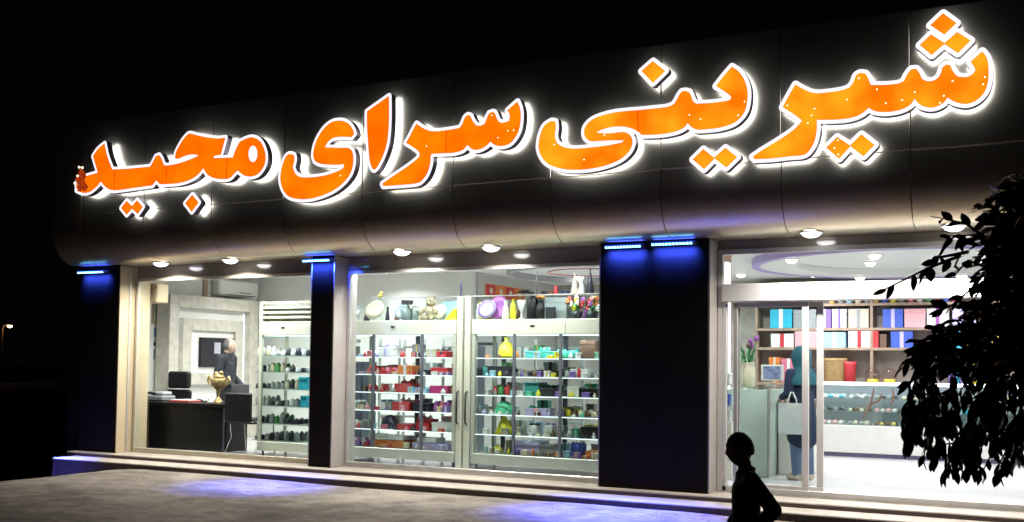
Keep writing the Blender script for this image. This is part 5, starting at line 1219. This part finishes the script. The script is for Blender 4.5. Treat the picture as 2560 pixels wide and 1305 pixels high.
for (r, rx, h, ox) in [(0.02, .02, 1.615, 0), (.075, .085, 1.60, 0.0), (.115, .125, 1.53, .005), (.122, .128, 1.45, .005), (.108, .112, 1.38, -.0), (.105, .105, 1.33, -.01), (.17, .13, 1.27, -.01), (.205, .15, 1.19, -.015), (.20, .152, 1.14, -.02)]:
    for k in range(n):
        a = 2*pi*k/n; q = 1+.05*noise.noise(V(cos(a)*2, sin(a)*2, h*9)); vs.append((ox+rx*cos(a)*q, r*sin(a)*q, h))
mb.add(vs, [(i*n+k, (i+1)*n+k, (i+1)*n+(k+1) % n, i*n+(k+1) % n) for i in range(8) for k in range(n)], True)
mb.build('headscarf', colm('scarf_teal', (.008, .085, .115), .85, bump=.8, bscale=12), woman, local=True)
bgq = onY(1982, 1045, 1.86)
sb = thing('shopping_bag', 'white paper carrier bag held by the woman in the teal headscarf', 'bag', (bgq.x, 1.80, .815), R(20))
WB = colm('bag_white', (.62, .68, .66), .6)
MB().box(-.15, .15, -.05, .05, 0, .005).build('bottom', WB, sb, local=True)
for a, b, c, d in ((-.15, .15, -.052, -.048), (-.15, .15, .048, .052), (-.152, -.148, -.048, .048), (.148, .152, -.048, .048)): MB().box(a, b, c, d, .005, .37).build('side', WB, sb, local=True)
for y in (-.045, .045): MB().tube([(-.05, y, .34), (-.045, y, .42), (-.012, y*.5, .50), (.012, y*.5, .50), (.045, y, .42), (.05, y, .34)], .008, 6).build('handle', WHITE, sb, local=True)

# ================================================================== SHRUB (dark, in front of the entrance)
shr = thing('shrub', 'dark leafy shrub in front of the entrance, backlit by the shop', 'shrub', (0.42, -5.85, gz(0.42, -5.85)))
BARK = mat('bark', (.06, .045, .035), .9, bump=.5, bscale=40)
LEAFM = mat('leaf_green', (.045, .075, .025), .38, var=.35, vscale=8)
def leaf_mesh(nm, asp, bend):
    n = 5; vs = []; fs = []
    for i in range(n+1):
        t = i/n; w_ = asp*.5*math.sin(pi*min(1, t*.97+.03))**.75*(1-.35*t); x = t; z = -bend*t*t
        vs += [(x, -w_, z+.05*w_), (x, 0, z-.10*w_), (x, w_, z+.05*w_)]
    for i in range(n):
        for k in range(2): fs.append((3*i+k, 3*i+3+k, 3*i+4+k, 3*i+1+k))
    return MB().add(vs, fs, True).mesh(nm, LEAFM)
LM = [leaf_mesh('leaf', .58, .14), leaf_mesh('leaf', .48, .34), leaf_mesh('leaf', .68, -.1)]
rs = random.Random(11)
def at_d(px, py, d): return CAM + ray(px, py)*d
inv = wmat(shr).inverted()
base = Vector((0.42, -5.85, gz(0.42, -5.85)))
stems = MB(); leaves = []
# main stems
for (e, r0) in [((.05, -6.0, 1.5), .035), ((-.05, -6.05, 2.2), .035), ((.35, -5.8, 2.35), .035), ((.75, -5.7, 1.9), .03), ((.55, -6.0, 1.3), .028)]:
    e = Vector(e); m1 = base.lerp(e, .5)+Vector((.12, .03, .02)); MB().tube([base, base.lerp(m1, .5)+Vector((.03, 0, .03)), m1, e], [r0, r0*.9, r0*.65, r0*.35], 8).build('stem', BARK, shr)
def twig(tip, root, nl, size, dirbias, spread):
    mid = (tip+root)/2+Vector((rs.uniform(-.04, .04), rs.uniform(-.05, .05), rs.uniform(0, .06)))
    stems.tube([root, mid, tip], [.008, .005, .0025], 5)
    for i in range(nl):
        t = (i+.6)/nl; p = (root.lerp(mid, 2*t) if t < .5 else mid.lerp(tip, 2*t-1))
        ax = (tip-root).normalized(); rd_ = Vector((rs.gauss(0, 1), rs.gauss(0, 1), rs.gauss(0, .8)))*spread
        dr = (ax*.55+dirbias+rd_).normalized(); leaves.append((p, dr, size*rs.uniform(.75, 1.25), rs.random()))
    leaves.append((tip, ((tip-mid).normalized()+dirbias*.4).normalized(), size, rs.random()))
RV = Vector((RGT.x, RGT.y, 0)); ZV = Vector((0, 0, 1)); DV = Vector((FWD.x, FWD.y, 0)).normalized()
# outline twigs reaching out of the mass, tips as seen against the lit shop
for tx, ty, rx, ry, nl in [(2350, 545, 2470, 600, 3), (2375, 590, 2480, 640, 3), (2445, 525, 2520, 560, 3), (2480, 495, 2545, 540, 3), (2310, 690, 2420, 630, 3), (2345, 640, 2430, 600, 2), (2215, 722, 2400, 640, 1), (2400, 745, 2490, 700, 4), (2355, 775, 2470, 760, 4),
      (2335, 815, 2450, 820, 4), (2295, 850, 2420, 880, 4), (2285, 880, 2400, 900, 4), (2265, 905, 2400, 930, 5), (2270, 960, 2400, 940, 5), (2385, 690, 2500, 680, 4), (2540, 455, 2570, 520, 3)]:
    d = rs.uniform(4.0, 4.4); twig(at_d(tx, ty, d), at_d(rx, ry, d+.1), nl+3, .062, -ZV*.25, .35)
LB = [(450, 2550), (500, 2490), (560, 2440), (640, 2420), (720, 2420), (780, 2400), (850, 2325), (900, 2250), (950, 2230), (1000, 2232), (1060, 2238), (1120, 2250), (1160, 2285), (1200, 2370)]
def lb(y):
    for (a, b), (c, d) in zip(LB[:-1], LB[1:]):
        if a <= y <= c: return b+(d-b)*(y-a)/(c-a)
    return 2600
for k in range(400):
    y = rs.uniform(470, 1190); x = rs.uniform(lb(y)+10, 2680); d = rs.uniform(3.95, 4.9)
    if rs.random() < .25 and 560 < y < 720 and x < 2520: continue
    tip = at_d(x, y, d); low = sstep(850, 1000, y)
    root = tip + RV*rs.uniform(.10, .2)*(1-.6*low) + ZV*(rs.uniform(-.08, .08)+.16*low) + DV*rs.uniform(-.1, .1)
    if low > .5 and noise.noise(Vector((x*.011, y*.011, 4))) > .34: continue
    twig(tip, root, 7, rs.uniform(.052, .078), (-ZV*(.2+.6*low) + RV*(.3*low)-RV*.25*(1-low)), .45-.12*low)
for k in range(170):
    y = rs.uniform(480, 900); x = rs.uniform(lb(y)+60, 2640); d = rs.uniform(4.2, 5.0); tip = at_d(x, y, d)
    twig(tip, tip+RV*rs.uniform(.08, .2)+ZV*rs.uniform(-.1, .06), 7, rs.uniform(.055, .08), -ZV*.2-RV*.2, .5)
for k in range(60):      # the rest of the bush, beyond the frame edge
    tip = Vector((rs.uniform(.1, 1.0), rs.uniform(-6.3, -5.3), rs.uniform(1.1, 2.6))); twig(tip, tip+Vector((rs.uniform(-.1, .1), rs.uniform(-.1, .1), -.15)), 6, .09, Vector((0, 0, -.1)), .5)
stems.build('twig', BARK, shr, kind='stuff')
def leaf_m(p, d, s, r):
    x = d; y = Vector((0, 0, 1)).cross(x)
    if y.length < 1e-3: y = Vector((1, 0, 0))
    y.normalize(); z = x.cross(y); rot = Matrix((x, y, z)).transposed().to_4x4()
    return Matrix.Translation(p) @ rot @ Matrix.Rotation((r-.5)*2.2, 4, 'X') @ Matrix.Scale(s, 4)
leaves.sort(key=lambda L: (L[0]-CAM).length + (100 if (L[0]-CAM).dot(RGT)/(L[0]-CAM).dot(FWD) > 1300/FPX else 0))
crown = MB()
for i, (p, d, s, r) in enumerate(leaves):
    me = LM[i % 3]
    if i < 300:
        o = bpy.data.objects.new('leaf', me); COL.objects.link(o); o.parent = shr; o.matrix_local = inv @ leaf_m(p, d, s, r)
    else:
        M = leaf_m(p, d, s, r); crown.add([M @ v.co for v in me.vertices], [tuple(f.vertices) for f in me.polygons], True)
crown.build('foliage', LEAFM, shr, kind='stuff')

# ================================================================== FAR STREET LAMP
lq = CAM + ray(24, 815)*88
lz = gz(lq.x, lq.y)
sl = thing('street_lamp', 'far street lamp glowing orange in the dark', 'street lamp', (lq.x-.5, lq.y-.3, lz))
PO = mat('lamp_pole', (.25, .23, .2), .6)
MB().tube([(lq.x-.5, lq.y-.3, lz), (lq.x-.5, lq.y-.3, lq.z-.3), (lq.x-.42, lq.y-.25, lq.z+.05), (lq.x-.1, lq.y-.06, lq.z+.12)], [.09, .07, .06, .05], 8).build('pole', PO, sl)
MB().ball((lq.x+.05, lq.y, lq.z+.12), .3, (1.1, .8, .35), 12, 8).build('hood', PO, sl)
MB().ball((lq.x+.05, lq.y-.02, lq.z), .22, (1.1, .9, .7), 12, 8).build('globe', emis('sodium', (1.0, .62, .28), 9), sl)
lamp('sodium_light', 'POINT', (lq.x+.05, lq.y-.3, lq.z-.25), 6, (1, .4, .1), sl, .2)
